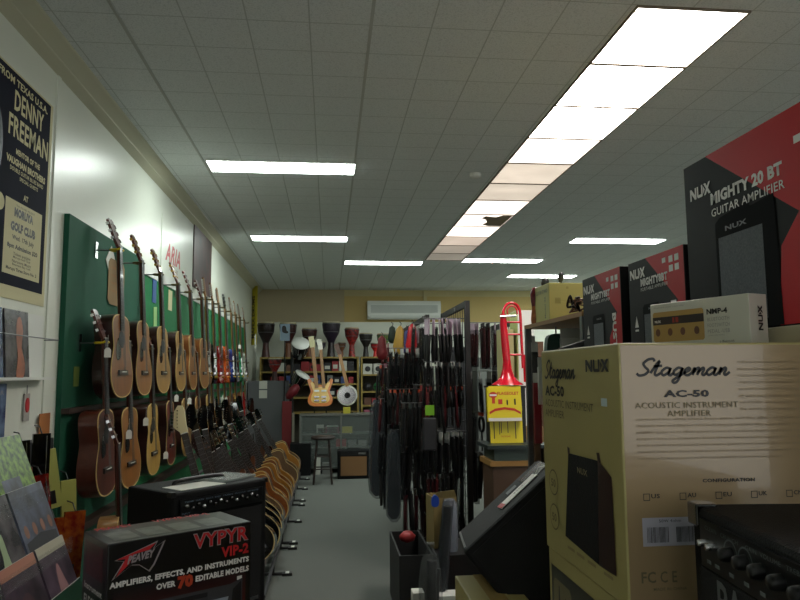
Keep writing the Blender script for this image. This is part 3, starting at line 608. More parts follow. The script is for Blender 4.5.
text('70', 'number', mat('orange_red_ink', (180, 60, 30), .5), t, O, U, V, .218, .247, .052, .040, .07)
# printed picture of an amplifier
pprint_('amplifier_picture', mat('picture_grey', (62, 62, 66), .4), t, (0, -.0012, 0), U, V, [[(.03, .17), (.09, .228), (.40, .228), (.445, .24), (.445, .02), (.03, .02)]])
pprint_('amplifier_picture_handle', mat('picture_dark', (26, 26, 30), .4), t, (0, -.0018, 0), U, V, [rect(.16, .204, .16, .014), [(.39, .03), (.44, .03), (.44, .232), (.41, .21)]])
pprint_('amplifier_picture_panel', mat('picture_panel', (150, 158, 170), .4), t, (0, -.0018, 0), U, V, [[(.07, .12), (.09, .190), (.395, .190), (.375, .12)]])
pprint_('amplifier_picture_knobs', MATS['picture_dark'], t, (0, -.0023, 0), U, V, [[(.12+i*.032+.010*math.cos(k*PI/6), .155+.012*math.sin(k*PI/6)) for k in range(12)] for i in range(8)])
pprint_('white_label', whiteink, t, O, U, V, [rect(.425, .236, .018, .012)])
TO = (0, 0, H2+.0008)
for i in range(4): pprint_('top_picture', mat('top_picture_grey', (104, 110, 100), .3, noise=.5, nscale=30), t, TO, (1, 0, 0), (0, 1, 0), [[(.03+.1*i, .03), (.11+.1*i, .03), (.11+.1*i, .15), (.03+.1*i, .15)]])
text('PEAVEY', 'top_lettering', redink, t, TO, (1, 0, 0), (0, 1, 0), .03, .2, .12, .04, .03); text('VYPYR VIP-2', 'top_lettering', redink, t, TO, (1, 0, 0), (0, 1, 0), .22, .2, .2, .04, .03)
SO, SU = (-.0008, D2, 0), (0, -1, 0)
pprint_('side_picture', mat('side_red', (84, 34, 40), .4, noise=.5, nscale=20), t, SO, SU, V, [rect(.03, .30, .17, .10)])
text('Instrument', 'lettering', whiteink, t, SO, SU, V, .03, .255, .17, .02, .02); text('ELECTRIC', 'lettering', whiteink, t, SO, SU, V, .03, .205, .18, .032, .03); text('ACOUSTIC', 'lettering', whiteink, t, SO, SU, V, .03, .155, .18, .032, .03)
carton_thing('carton', 'brown carton under the black and red amplifier carton', (-.645, 2.165, 0), rz2, .50, .38, ZP, carton_d)
# ------------------------------------------------------------ wire ledge with song books on the wall
t = thing('wall_ledge', 'narrow white wall ledge with a wire rail below the concert poster', 'ledge', (LW, 2.7, 1.585))
m = MB(); m.box((.001, 0, 0), (.07, .93, .012)); m.build('shelf', white_m, t)
m = MB(); m.box((.001, 0, .012), (.004, .93, .32)); m.build('back_panel', white_m, t)
m = MB(); m.tube([(.07, 0, .2), (.07, .96, .2)], .003, 6); m.build('rail', steel, t)
m = MB(); m.tube([(.002, .95, .2), (.07, .955, .2)], .003, 6); m.tube([(.002, .01, .2), (.07, .01, .2)], .003, 6); m.build('rail_bracket', steel, t)
bookm = mat('dark_cover', (42, 40, 46), .25, noise=.6, nscale=14, col2=(96, 92, 96)); bookfig = mat('orange_figure_print', (176, 104, 76), .3, noise=.4, nscale=12); bluec = mat('blue_cover', (52, 62, 96), .25, noise=.6, nscale=14, col2=(110, 130, 160))
def book(label, y, z, w_, h, cover, x, lean=math.radians(4), name='song_book', fig=None, band=None, title=None, group=None, thick=.008, yaw=0):
    t = thing(name, label, 'book', (x, y, z), (0, -lean, yaw), group)
    m = MB(); m.box((-thick, 0, 0), (0, w_, h)); m.build('cover', cover, t)
    m = MB(); m.box((-thick+.001, .001, -.0005), (-.001, w_+.0008, h+.0008)); m.build('pages', paperw, t)
    O_, U_, V_ = (.0006, 0, 0), (0, 1, 0), (0, 0, 1)
    if fig:
        for nm, pl, fm in fig: pprint_(nm, fm, t, O_, U_, V_, [[(a*w_, b_*h) for a, b_ in p] for p in pl], .0004)
    if band: pprint_('title_band', band, t, O_, U_, V_, [rect(0, h*.86, w_, h*.14)], .0004)
    if title: text(title[0], 'title', title[1], t, O_, U_, V_, w_*.12, h*title[2], w_*.76, h*.08, .02)
    return t
fg = [('figure_picture', [smoothc([(.42, .0), (.5, .3), (.45, .6), (.5, .85), (.66, .9), (.75, .7), (.68, .45), (.8, .2), (.72, 0)], 3, True)], bookfig)]
book('dark song book with an orange figure, right one on the white wall ledge', 3.16, 1.599, .235, .305, bookm, -1.405, fig=fg)
book('dark blue song book, left one on the white wall ledge', 2.90, 1.599, .235, .305, bluec, -1.405, fig=[('figure_picture', [smoothc([(.3, .1), (.5, .6), (.7, .6), (.8, .1)], 3, True)], bookm)])
t = book('dark blue song book on the wall below the white ledge', 3.00, 1.33, .23, .24, bluec, -1.43, lean=0, title=('GUITAR', mat('pale_ink', (120, 120, 130), .5), .8))
t = thing('key_ring_packet', 'small red and white packet hanging on the wall below the ledge', 'packet', (LW+.004, 3.44, 1.39))
m = MB(); m.box((0, 0, 0), (.006, .06, .13)); m.build('packet_card', mat('clear_card', (170, 166, 160), .4), t)
m = MB(); m.prism([(.03+.02*math.cos(k*PI/8), .075+.035*math.sin(k*PI/8)) for k in range(16)], (.006, 0, 0), (0, 1, 0), (0, 0, 1), (.004, 0, 0)); m.build('red_ring', redink, t)
m = MB(); m.tube([(.003, .03, .13), (.003, .03, .17)], .002, 5); m.build('hook', steel, t)
o = card('orange_card', 'small orange card on the wall just left of the green board', 'card', 3.68, 1.36, .13, .11, mat('orange_card', (168, 104, 52), .5), .0, LW+.01)
# ------------------------------------------------------------ tiered magazine stand
t = thing('magazine_stand', 'tiered clear and white magazine stand at the left edge', 'display stand', (0, 0, 0))
Y0, Y1 = 1.75, 2.62
m = MB(); m.prism([(-1.40, 0), (-.70, 0), (-.70, .3), (-1.12, 1.34), (-1.40, 1.38)], (0, Y0, 0), (1, 0, 0), (0, 0, 1), (0, Y1-Y0, 0)); m.build('frame', mat('stand_grey', (120, 118, 108), .5), t)
tiers = [(1.17, -1.02), (.99, -.938), (.80, -.766), (.58, -.775)]
for z, x in tiers:
    m = MB(); m.box((x, Y0, z-.008), (x+.03, Y1, z)); m.box((x+.027, Y0, z), (x+.03, Y1, z+.045)); m.build('pocket', clear('clear_acrylic_%d' % int(z*100), (150, 156, 150), .1, .07), t)
lean = math.radians(21)
grass = mat('green_cover', (44, 76, 22), .3, noise=.7, nscale=45, col2=(130, 170, 60)); purple = mat('purple_dark_cover', (44, 36, 44), .3, noise=.5, nscale=12, col2=(86, 70, 84)); dgreen = mat('dark_green_cover', (22, 58, 40), .3)
pinkb = mat('pink_band', (176, 118, 96), .4); creamb = mat('cream_band', (176, 172, 150), .4); sky = mat('photo_sky_cover', (60, 62, 70), .3, noise=.4, nscale=14, col2=(96, 104, 124)); skin = mat('photo_face', (140, 98, 78), .5); suit = mat('photo_suit', (32, 32, 40), .5)
def faces(n):
    out = []
    out.append(('suits_picture', [[(.05, 0), (.05, .3), (.5, .36), (.95, .3), (.95, 0)]], suit)); P = []
    for i in range(n):
        cx = .14+.72*i/(n-1); P.append([(cx+.06*math.cos(k*PI/5), .44+.09*math.sin(k*PI/5)) for k in range(10)])
    out.append(('faces_picture', P, skin)); return out
book('song book with a bright green grass picture in the top tier of the magazine stand', 2.33, 1.178, .26, .235, grass, -1.012, lean, fig=[('grey_picture', [rect(.1, 0, .5, .4)], sky)])
book('song book with green and white cover at the left of the top tier', 2.06, 1.178, .25, .235, bookm, -1.012, lean, fig=[('green_picture', [rect(.3, .1, .4, .6)], grass)])
book('song book with a picture of four men in suits in the second tier', 2.345, .998, .255, .25, sky, -.93, lean, fig=faces(4))
book('dark song book with a pale guitar beside the four men book', 2.07, .998, .26, .25, bookm, -.93, lean, fig=[('guitar_picture', [smoothc([(.2, 0), (.45, .2), (.5, .5), (.6, .55), (.62, .2), (.75, 0)], 3, True)], mat('pale_green_print', (150, 170, 130), .4))])
book('purple brown song book with a pale cream title band in the third tier', 2.385, .808, .225, .25, purple, -.854, lean, band=creamb, fig=[('figure_picture', [smoothc([(.45, 0), (.35, .3), (.42, .6), (.52, .7), (.6, .5), (.7, .2), (.7, 0)], 3, True)], mat('pale_pink_print', (150, 110, 112), .4))])
book('purple brown song book with a salmon title band in the third tier', 2.13, .808, .24, .25, purple, -.854, lean, band=pinkb, fig=[('figure_picture', [smoothc([(.2, 0), (.3, .5), (.55, .6), (.7, .3), (.6, 0)], 3, True)], mat('dim_pink_print', (100, 70, 78), .4))])
book('dark green song book in the lowest tier of the magazine stand', 2.36, .59, .27, .32, dgreen, -.766, lean, title=('SUGAR', mat('dim_green_ink', (80, 120, 90), .5), .72))
book('dark purple song book at the left of the lowest tier', 2.08, .59, .26, .32, purple, -.766, lean)
# ------------------------------------------------------------ slim packages hanging beside the stand
slim_r = mat('red_packet_print', (150, 34, 26), .2, noise=.6, nscale=20, col2=(70, 14, 14)); slim_o = mat('orange_packet_print', (176, 92, 28), .25, noise=.6, nscale=25, col2=(120, 24, 16)); slim_y = mat('yellow_green_card', (178, 180, 96), .35)
t = thing('wall_rack', 'narrow black wire rack with slim packets beside the magazine stand', 'rack', (-1.42, 3.1, .55))
m = MB(); m.box((0, 0, 0), (.06, .5, .75)); m.build('back_panel', black_p, t)
m = MB(); m.box((.06, 0, 0), (.24, .5, .03)); m.build('tray', black_p, t)
def packet(label, x, y, z, w_, h, m_, tp, rx, ribbonm=None):
    w_ *= .72; x -= .03; z += .05
    t = thing('slim_packet', label, 'packet', (x, y, z), (rx, 0, math.radians(-52)))
    m = MB(); m.prism([(-w_*tp/2, 0), (w_*tp/2, 0), (w_/2, h), (-w_/2, h)] if tp < 1 else [(-w_/2, 0), (w_/2, 0), (w_/2/tp, h), (-w_/2/tp, h)], (0, 0, 0), (0, 1, 0), (0, 0, 1), (.015, 0, 0)); m.build('sleeve', m_, t)
    m = MB(); m.box((.0152, -.012, .02), (.017, .012, h*.3)); m.use(black_p); m.build('printed_panel', black_p, t)
    m = MB(); m.tube([(.008, 0, h), (-.03, 0, h+.03), (-.10, 0, h+.03)], .003, 5); m.build('hanging_hook', black_p, t)
    if ribbonm: m = MB(); m.box((.0152, w_*.25, .01), (.018, w_*.3, h-.01)); m.build('shiny_edge', ribbonm, t)
    return t
PK = [('black slim packet at the top left beside the magazine stand', -1.27, 3.12, 1.03, .09, .25, black_g, 1, .05, chrome), ('black slim packet second from the left beside the stand', -1.24, 3.22, 1.05, .10, .25, black_g, 1, .0, chrome),
      ('red slim packet tapering downwards beside the magazine stand', -1.19, 3.02, .82, .09, .36, slim_r, .5, .1, chrome), ('red and black slim packet in the middle of the hanging packets', -1.16, 3.12, .84, .08, .30, slim_r, 1, .12, chrome),
      ('yellow green card packet behind the red packets', -1.19, 3.26, .97, .10, .26, slim_y, 1, .16, None), ('yellow green card packet lowest on the right of the packets', -1.15, 3.34, .84, .09, .24, slim_y, 1, .05, None),
      ('orange patterned slim packet low in the wire rack', -1.12, 3.08, .66, .11, .30, slim_o, 1, .0, None), ('orange and red slim packet lowest in the wire rack', -1.10, 3.22, .64, .12, .32, slim_o, 1, -.05, None)]
for p in PK: packet(*p)
# ------------------------------------------------------------ right foreground: tan amplifier cartons
YV, ZV = (0, -1, 0), (0, 0, 1)      # left faces (x = const) are read from far (left) to near (right)
tanprint = mat('tan_gloss_print', (154, 132, 100), .25, coat=.4)
tanside = mat('tan_olive_print', (166, 155, 98), .42)
amp_brown = mat('amp_picture_brown', (44, 24, 20), .35, coat=.3)
white_tiny = mat('tiny_sticker', (190, 210, 214), .4)
def stageman(label, x, y0, y1, z0, z1, W):
    L = y1-y0; H = z1-z0
    t = thing('amplifier_box', label, 'box', (x, y1, z0))         # origin: far left bottom corner
    m = MB(); m.use(tanside); m.box((0, -L, 0), (W, 0, H), bev=.003)
    m.build('body', None, t)
    m = MB(); m.box((.004, -L-.0006, .004), (W-.004, -L-.0001, H-.004)); m.build('front_print', tanprint, t)
    return t, L, H
t, L, H = stageman('tan amplifier carton with black script title, top of the stack in the right foreground', .511, 1.17, 1.615, 1.197, 1.652, .46)
O = (-.0008, 0, 0)
script_word('script_title', ink, t, O, YV, ZV, .022, .372, .215, .060)
nux('brand_logo', ink, t, O, YV, ZV, .290, .404, .115, .024)
text('AC-50', 'model_number', ink, t, O, YV, ZV, .028, .350, .130, .024, .04)
text('ACOUSTIC INSTRUMENT', 'lettering', greyink, t, O, YV, ZV, .027, .326, .295, .016, .0)
text('AMPLIFIER', 'lettering', greyink, t, O, YV, ZV, .026, .303, .128, .016, .0)
pprint_('small_sticker', white_tiny, t, O, YV, ZV, [rect(.362, .340, .028, .015)])
pprint_('amplifier_picture', black_v, t, O, YV, ZV, [[(.172, .232), (.348, .236), (.322, .040), (.137, .052)]])
pprint_('amplifier_picture_side', amp_brown, t, O, YV, ZV, [[(.335, .238), (.398, .214), (.402, .042), (.322, .040)]], .0009)
pprint_('amplifier_picture_corner', amp_brown, t, O, YV, ZV, [[(.168, .245), (.182, .243), (.182, .231), (.170, .230)]], .0009)
pprint_('amplifier_picture_corner', amp_brown, t, O, YV, ZV, [[(.330, .250), (.345, .252), (.350, .236), (.335, .234)]], .0010)
for a_ in (.150, .205, .265, .345): pprint_('amplifier_picture_foot', faint, t, O, YV, ZV, [rect(a_, .030, .042, .006)], .0009)
text('NUX', 'lettering', faint, t, O, YV, ZV, .225, .198, .055, .012, .02, 0, .0012)
for z in (.155, .079):
    pprint_('round_mark', greyink, t, O, YV, ZV, [[(.068+.031*math.cos(k*PI/10), z+.029*math.sin(k*PI/10)) for k in range(20)]])
    pprint_('round_mark_fill', tanside, t, O, YV, ZV, [[(.068+.028*math.cos(k*PI/10), z+.026*math.sin(k*PI/10)) for k in range(20)]], .0008)
    text('50', 'lettering', greyink, t, O, YV, ZV, .053, z-.010, .030, .018, .02, 0, .0011)
# the face towards the camera
O2 = (0, -L-.0012, 0); UX = (1, 0, 0)
script_word('script_title', ink, t, O2, UX, ZV, .0255, .383, .187, .044, .0002)
text('AC-50', 'model_number', ink, t, O2, UX, ZV, .080, .358, .085, .013, .045)
text('ACOUSTIC INSTRUMENT', 'lettering', greyink, t, O2, UX, ZV, .026, .339, .193, .0105, .0)
text('AMPLIFIER', 'lettering', greyink, t, O2, UX, ZV, .085, .3245, .082, .0105, .0)
random.seed(5)
wds = 'the acoustic guitar amplifier with fifty watts of power for singers and players offers reverb chorus and drum loops two channels of warm sound for stage street and studio use built to travel'.split()
def para(n): return ' '.join(random.choice(wds) for _ in range(n))
small = mat('small_print_ink', (134, 116, 88), .7)
for i in range(8): text(para(10), 'small_print', small, t, O2, UX, ZV, .222, .4165-.012*i, .232, .0060)
for i in range(7): text(para(18), 'small_print', small, t, O2, UX, ZV, .026, .3165-.0113*i, .428 if i < 6 else .27, .0060)
text('CONFIGURATION', 'lettering', ink, t, O2, UX, ZV, .144, .209, .098, .0062, .03)
for i, s_ in enumerate(['US', 'AU', 'EU', 'UK', 'CN']):
    x = .034+.0665*i
    pprint_('tick_box', ink, t, O2, UX, ZV, [rect(x, .180, .012, .0012), rect(x, .191, .012, .0012), rect(x, .180, .0012, .0122), rect(x+.0108, .180, .0012, .0122)], .0003)
    text(s_, 'lettering', ink, t, O2, UX, ZV, x+.014, .184, .016, .0075, .02)
pprint_('barcode_label', mat('label_lilac', (168, 166, 176), .4), t, O2, UX, ZV, [rect(.030, .103, .15, .048)], .0002)
random.seed(2)
pprint_('barcode', ink, t, O2, UX, ZV, [rect(.038+.0022*i, .109, random.choice([.0008, .0013]), .026) for i in range(18)]+[rect(.091+.0022*i, .109, random.choice([.0008, .0013]), .026) for i in range(18)], .0006)
text('50W 4ohm', 'lettering', ink, t, O2, UX, ZV, .06, .143, .04, .005, 0, 0, .0014)
text('FC', 'certification_mark', greyink, t, O2, UX, ZV, .024, .042, .026, .019, .02); text('C E', 'certification_mark', greyink, t, O2, UX, ZV, .058, .042, .030, .019, .01)
text('MADE IN CHINA', 'lettering', greyink, t, O2, UX, ZV, .045, .029, .06, .005, .01)
# the same carton below: lower part of the face shows FC CE marks in the photograph at the foot of the upper carton
t2, L2, H2 = stageman('tan amplifier carton with dark side panel directly under the script carton', .517, 1.18, 1.62, .74, 1.194, .45)
pprint_('dark_panel', mat('dark_olive_print', (44, 48, 40), .4), t2, O, YV, ZV, [rect(.02, .02, .41, .40)])
lb = mat('label_tan', (120, 112, 82), .5)
pprint_('rounded_label', lb, t2, O, YV, ZV, [[(.045, .27), (.14, .27), (.15, .28), (.15, .385), (.14, .395), (.045, .395), (.035, .385), (.035, .28)]], .0009)
pprint_('handling_marks', ink, t2, O, YV, ZV, [[(.068, .35), (.078, .35), (.075, .385), (.071, .385)], [(.1, .345), (.125, .345), (.112, .37)], rect(.065, .30, .015, .02), rect(.1, .30, .02, .02)], .0012)
carton_thing('carton', 'plain tan carton at the bottom of the stack in the right foreground', (.517, 1.18, 0), 0, .45, .44, .735, carton)
# fcc marks on the upper carton
text('FC', 'lettering', greyink, t, O2, UX, ZV, .030, -.0, .022, .0001) if False else None
# white pedal box standing on the upper carton
UXr = math.radians(-70)
p0 = Vector((.763, 1.554)); p1 = Vector((.853, 1.307)); dv = (p1-p0); Wn = dv.length; rzn = math.atan2(dv.y, dv.x)
t = thing('pedal_box', 'narrow white retail box with a gold pedal picture standing on the script carton', 'box', (p0.x, p0.y, 1.6535), (0, 0, rzn))
m = MB(); m.box((0, 0, 0), (Wn, .055, .106), bev=.0015); m.build('body', mat('white_box_print', (196, 196, 182), .4), t)
O = (0, -.0005, 0); U = (1, 0, 0); V = (0, 0, 1)
pedal = mat('pedal_gold_print', (172, 140, 78), .4)
pprint_('pedal_picture', pedal, t, O, U, V, [[(.012, .016), (.148, .016), (.152, .02), (.152, .082), (.148, .086), (.012, .086), (.008, .082), (.008, .02)]])
pprint_('pedal_picture_display', mat('pedal_display', (36, 26, 22), .3), t, O, U, V, [rect(.008, .056, .144, .018)], .0009)
pprint_('display_digits', mat('digit_red', (140, 36, 26), .4), t, O, U, V, [rect(.066, .059, .006, .012), rect(.075, .059, .008, .012)], .0012)
text('NUX', 'lettering', whiteink, t, O, U, V, .014, .0605, .018, .006, .03, 0, .0012)
for x in (.022, .058, .094, .132): pprint_('footswitch_picture', mat('switch_brown', (104, 70, 50), .4), t, O, U, V, [[(x+.007*math.cos(k*PI/6), .038+.009*math.sin(k*PI/6)) for k in range(12)]], .0009)
text('NMP-4', 'title', ink, t, O, U, V, .160, .070, .052, .012, .04)
for i, s_ in enumerate(['BLUETOOTH', 'FOOTSWITCH', 'PEDAL -USB']): text(s_, 'lettering', mat('soft_grey_ink', (140, 140, 136), .5), t, O, U, V, .161, .055-.013*i, .055, .008)
text('powered by battery', 'small_print', MATS['soft_grey_ink'], t, O, U, V, .162, .022, .04, .004); text('o Bluetooth', 'small_print', ink, t, O, U, V, .190, .008, .035, .005)
text('Bluetooth pedal controller', 'small_print', MATS['soft_grey_ink'], t, O, U, V, .012, .094, .09, .0045)
nux('brand_logo', ink, t, O, U, V, .010, .004, .030, .007)
nux('side_logo', ink, t, (Wn+.0006, 0, 0), (0, 0, 1), (0, -1, 0), .03, -.038, .052, .014) 
# ------------------------------------------------------------ red and black amplifier boxes on the shelf
redbox = mat('bright_red_print', (190, 14, 26), .5, spec=.3); blackbox = mat('black_box_print', (15, 17, 18), .6, spec=.25); grille = mat('grille_picture', (104, 110, 116), .7, noise=.3, nscale=250)
XS = .935
def nuxbox(label, y0, y1, z0, z1, title, big):
    L, H = y1-y0, z1-z0; D = .32 if big else .26
    t = thing('amplifier_box', label, 'box', (XS, y1, z0))
    m = MB(); m.box((0, -L, 0), (D, 0, H), bev=.002); m.build('body', blackbox, t)
    O = (-.0006, 0, 0)
    if big:
        pprint_('red_print', redbox, t, O, YV, ZV, [[(.108, H-.001), (L-.001, H-.001), (L-.001, .001), (.352, .001), (.372, .165), (.432, .225)]])
        nux('brand_logo', whiteink, t, O, YV, ZV, .030, .345, .095, .030)
        text('MIGHTY 20 BT', 'title', whiteink, t, O, YV, ZV, .123, .312, .268, .030, .05, 0, .0012)
        text('GUITAR AMPLIFIER', 'lettering', whiteink, t, O, YV, ZV, .123, .282, .272, .020, 0.01, 0, .0012)
        px, w_, hh = .135, .235, .262
        gx0, gx1, gz0, gz1 = .147, .315, .02, .225
        pprint_('small_white_mark', whiteink, t, O, YV, ZV, [rect(.430, .363, .035, .016)], .0009)
    else:
        pprint_('red_print', redbox, t, O, YV, ZV, [[(.120, H-.001), (L-.001, H-.001), (L-.001, .001), (.225, .001), (.235, .11), (.30, .19)]])
        nux('brand_logo', whiteink, t, O, YV, ZV, .015, .278, .100, .030)
        text(title, 'title', whiteink, t, O, YV, ZV, .085, .250, .165, .024, .05, 0, .0012)
        text('PORTABLE AMPLIFIER', 'lettering', whiteink, t, O, YV, ZV, .085, .236, .165, .010, 0, 0, .0012)
        pprint_('feature_icons', whiteink, t, O, YV, ZV, [rect(.222, .300, .02, .014)]+[rect(.26+.032*(i % 2), .296-.026*(i//2), .022, .018) for i in range(4)], .0009)
        pprint_('white_arrow', whiteink, t, O, YV, ZV, [[(.035, .13), (.06, .13), (.0475, .165)], rect(.036, .118, .023, .006)], .0009)
        text('BUSTIN', 'side_lettering', whiteink, t, O, (0, 0, -1), (0, -1, 0), -.19, .262, .17, .030, .04, 0, -.0012, (1, 0, 0))
        gx0, gx1, gz0, gz1 = .10, .185, .01, .165
        px, w_, hh = .092, .10, .195
    if big: pp = [(px, .002), (px, hh), (px+.02, hh+.012), (px+w_*.55, hh+.025), (px+w_*.6, hh+.012), (px+w_*.95, hh+.02), (px+w_*.98, .002)]
    else: pp = [(px, .002), (px, hh-.01), (px+.01, hh), (px+w_, hh), (px+w_, .002)]
    pprint_('amplifier_picture', mat('amp_picture_dark', (10, 11, 13), .7, spec=.1), t, O, YV, ZV, [pp], .0009)
    pprint_('amplifier_picture_grille', grille, t, O, YV, ZV, [rect(gx0, gz0, gx1-gx0, gz1-gz0)], .0013)
    text('NUX', 'picture_lettering', mat('dim_white_ink', (110, 112, 116), .4), t, O, YV, ZV, gx0+.03, gz1+.012, (gx1-gx0)*.5, .012 if big else .007, .03, 0, .0014)
    return t
nuxbox('large black and red amplifier box at the right edge with a speaker picture', 1.03, 1.68, 1.694, 2.136, '', True)
nuxbox('smaller black and red amplifier box beside the large one', 1.70, 2.04, 1.605, 1.938, 'MIGHTY8BT', False)
nuxbox('black and red amplifier box farthest from the camera, beside the tall yellow carton', 2.10, 2.433, 1.605, 1.942, 'MIGHTY8BT', False)
t = carton_thing('carton', 'black carton standing behind the two smaller red and black boxes', (XS+.28, 1.72, 1.605), 0, .26, .62, .37, black_p, tape=False)
carton_thing('carton', 'cream carton lying under the large black and red amplifier box', (.93, .95, 1.59), 0, .40, .74, .102, mat('cream_carton', (176, 164, 130), .5), tape=False)
# shelf unit carrying them
shelf_m = mat('grey_shelf', (88, 86, 80), .5)
t = thing('shelf_unit', 'grey shelf unit carrying the red and black amplifier boxes', 'shelf', (.93, .95, 0))
for y in (0, .74, 1.55):
    m = MB(); m.box((0, y, 0), (.55, y+.025, 1.565)); m.build('side_panel', shelf_m, t)
for z in (.1, .6, 1.1, 1.565):
    m = MB(); m.box((0, 0, z), (.55, 1.575, z+.024)); m.build('shelf', shelf_m, t)
# ------------------------------------------------------------ black amplifier in the right corner
rza = math.atan2(-1, -.1)      # local x runs towards the camera
t = thing('combo_amplifier', 'black combo amplifier with chrome ringed knobs in the lower right corner', 'amplifier', (.566, 1.05, 1.0), (0, 0, rza))
La, Da, Ha = .46, .25, .394
m = MB(); m.box((0, 0, .01), (La, Da, Ha), bev=.010); m.build('cabinet', black_v, t)
m = MB(); m.box((.040, -.004, Ha-.082), (La-.035, .0, Ha-.014)); pn = m.build('control_panel', panel_dark, t)
text('CLEAN   CRUNCH     GAIN  VOLUME   TREBLE   MIDDLE  BASS', 'lettering', mat('panel_pale_ink', (110, 118, 120), .4), pn, (0, -.0045, 0), (1, 0, 0), (0, 0, 1), .06, Ha-.026, La-.12, .006)
for i, x in enumerate([.067, .093, .135, .175, .215, .26, .305, .35, .39]):
    r = .006 if i < 2 else .0105
    m = MB(); m.lathe([(r, 0), (r*.9, .012), (r*.75, .016), (0, .0165)], 14, Matrix.Translation((x, -.004, Ha-.044)) @ Matrix.Rotation(PI/2, 4, 'X')); m.build('control_knob', chrome if i < 2 else black_p, pn)
    m = MB(); m.box((x-.006, -.0048, Ha-.074), (x+.006, -.0042, Ha-.069)); m.build('knob_legend', MATS['panel_pale_ink'], pn)
    if i in (2, 3):
        m = MB(); m.ribbon([(x+.019*math.cos(a*PI/10), Ha-.044+.019*math.sin(a*PI/10)) for a in range(0, 11)], .0025, (0, -.0046, 0), (1, 0, 0), (0, 0, 1)); m.build('chrome_arc', MATS['panel_pale_ink'], pn)
m = MB(); m.box((.035, -.003, .03), (La-.035, -.0002, Ha-.086)); m.build('grille_cloth', blackcloth, t)
text('PA', 'brand_lettering', mat('dim_badge', (96, 100, 102), .4), t, (0, -.0035, 0), (1, 0, 0), (0, 0, 1), .088, Ha-.145, .075, .055, .02)
for x in (0, La):
    for z in (.01, Ha): m = MB(); m.box((x-.004 if x == 0 else x-.03, -.004, z-.03 if z > .1 else z-.004), (x+.03 if x == 0 else x+.004, .03, z+.004 if z > .1 else z+.03), bev=.003); m.build('corner_protector', black_g, t)
m = MB(); m.tube(smoothc([(La/2-.1, Da/2, Ha), (La/2-.09, Da/2, Ha+.006), (La/2, Da/2, Ha+.008), (La/2+.09, Da/2, Ha+.006), (La/2+.1, Da/2, Ha)], 4), .006, 8); m.build('handle', black_p, t)
for x in (.04, La-.04):
    for y in (.04, Da-.04): m = MB(); m.lathe([(.014, 0), (.016, .012)], 10, Matrix.Translation((x, y, -.001))); m.build('rubber_foot', black_p, t)
carton_thing('carton', 'tall dark carton under the black amplifier in the lower right corner', (.56, .56, 0), 0, .30, .52, .998, mat('dark_carton', (60, 54, 46), .7), tape=False)
# ------------------------------------------------------------ tilted black speaker with price tag on a carton
carton_thing('carton', 'tan carton at the bottom centre left of the tilted black speaker', (.385, 1.87, 0), 0, .16, .27, .985, carton)
carton_thing('carton', 'dark carton directly under the tilted black speaker', (.552, 1.87, 0), 0, .30, .44, .853, MATS['black_plastic'], tape=False)
t = thing('speaker_cabinet', 'black carpeted speaker cabinet tilted on its corner with a white price tag', 'speaker', (.572, 1.93, .868), (math.radians(-6), math.radians(-41), math.radians(-4)))
Ws, Hs, Ds = .37, .30, .36
m = MB(); m.prism([(0, 0), (Ws, 0), (Ws, Hs), (.0, Hs)], (-.0, 0, 0), (1, 0, 0), (0, 0, 1), (0, Ds, 0)); cab = m.build('cabinet', black_v, t)
bv = cab.modifiers.new('bevel', 'BEVEL'); bv.width = .012; bv.segments = 2
m = MB(); m.box((.02, -.006, .02), (Ws-.02, -.0005, Hs-.02)); m.build('grille_cloth', blackcloth, t)
m = MB(); m.box((.01, .03, Hs), (.016, Ds-.03, Hs+.003)); m.build('trim_strip', steel, t)
m = MB(); m.box((Ws-.10, Ds*.30, Hs+.0005), (Ws-.01, Ds*.75, Hs+.003)); m.build('name_plate', chrome, t)
m = MB(); m.box((Ws-.16, Ds*.60, Hs+.0005), (Ws-.12, Ds*.75, Hs+.002)); m.build('grey_label', mat('grey_label', (70, 76, 76), .5), t)
t3 = thing('price_tag', 'long white price tag with red end tied to the tilted speaker', 'price tag', (0, 0, 0))
Ms = Matrix.Translation((.572, 1.93, .868)) @ (Matrix.Rotation(math.radians(-4), 4, 'Z') @ Matrix.Rotation(math.radians(-41), 4, 'Y') @ Matrix.Rotation(math.radians(-6), 4, 'X'))
t3.matrix_world = Ms @ Matrix.Translation((.165, .08, Hs+.003)) @ Matrix.Rotation(math.radians(4), 4, 'Z')
m = MB(); m.box((0, 0, 0), (.15, .075, .002)); m.build('paper', mat('bright_paper', (232, 232, 226), .6), t3)
m = MB(); m.box((0, .0, .002), (.018, .075, .0028)); m.build('red_end', redink, t3)
text('$299', 'lettering', ink, t3, (0, 0, .0022), (1, 0, 0), (0, 1, 0), .06, .025, .04, .02, .0)
m = MB(); m.tube([(.15, .035, .001), (.17, .02, .012), (.19, .01, .001)], .0012, 5); m.build('string', paperw, t3)
# ------------------------------------------------------------ shelf and stock behind the boxes at right
SS = t = thing('stock_shelf', 'tall pegboard shelf with a timber top behind the tan cartons', 'shelf', (1.05, 2.75, 0))
m = MB(); m.box((0, 0, 1.835), (.75, .85, 1.855)); m.build('top_board', mat('pine', (150, 112, 66), .6), t)
m = MB(); m.box((.30, 0, 0), (.32, .85, 1.835)); m.build('pegboard', mat('grey_pegboard', (96, 98, 94), .7), t)
for y in (0, .82):
    m = MB(); m.box((0, y, 0), (.03, y+.03, 1.835)); m.build('post', steel, t)
m = MB(); m.box((0, 0, .9), (.3, .85, .92)); m.box((0, 0, .3), (.3, .85, .32)); m.build('lower_shelves', steel, t)
ycart = mat('yellow_carton', (190, 186, 108), .55, noise=.04, nscale=4)
t = carton_thing('carton', 'square yellow carton standing on the timber top board of the stock shelf', (1.10, 3.32, 1.857), 0, .42, .24, .196, ycart, tape=False)
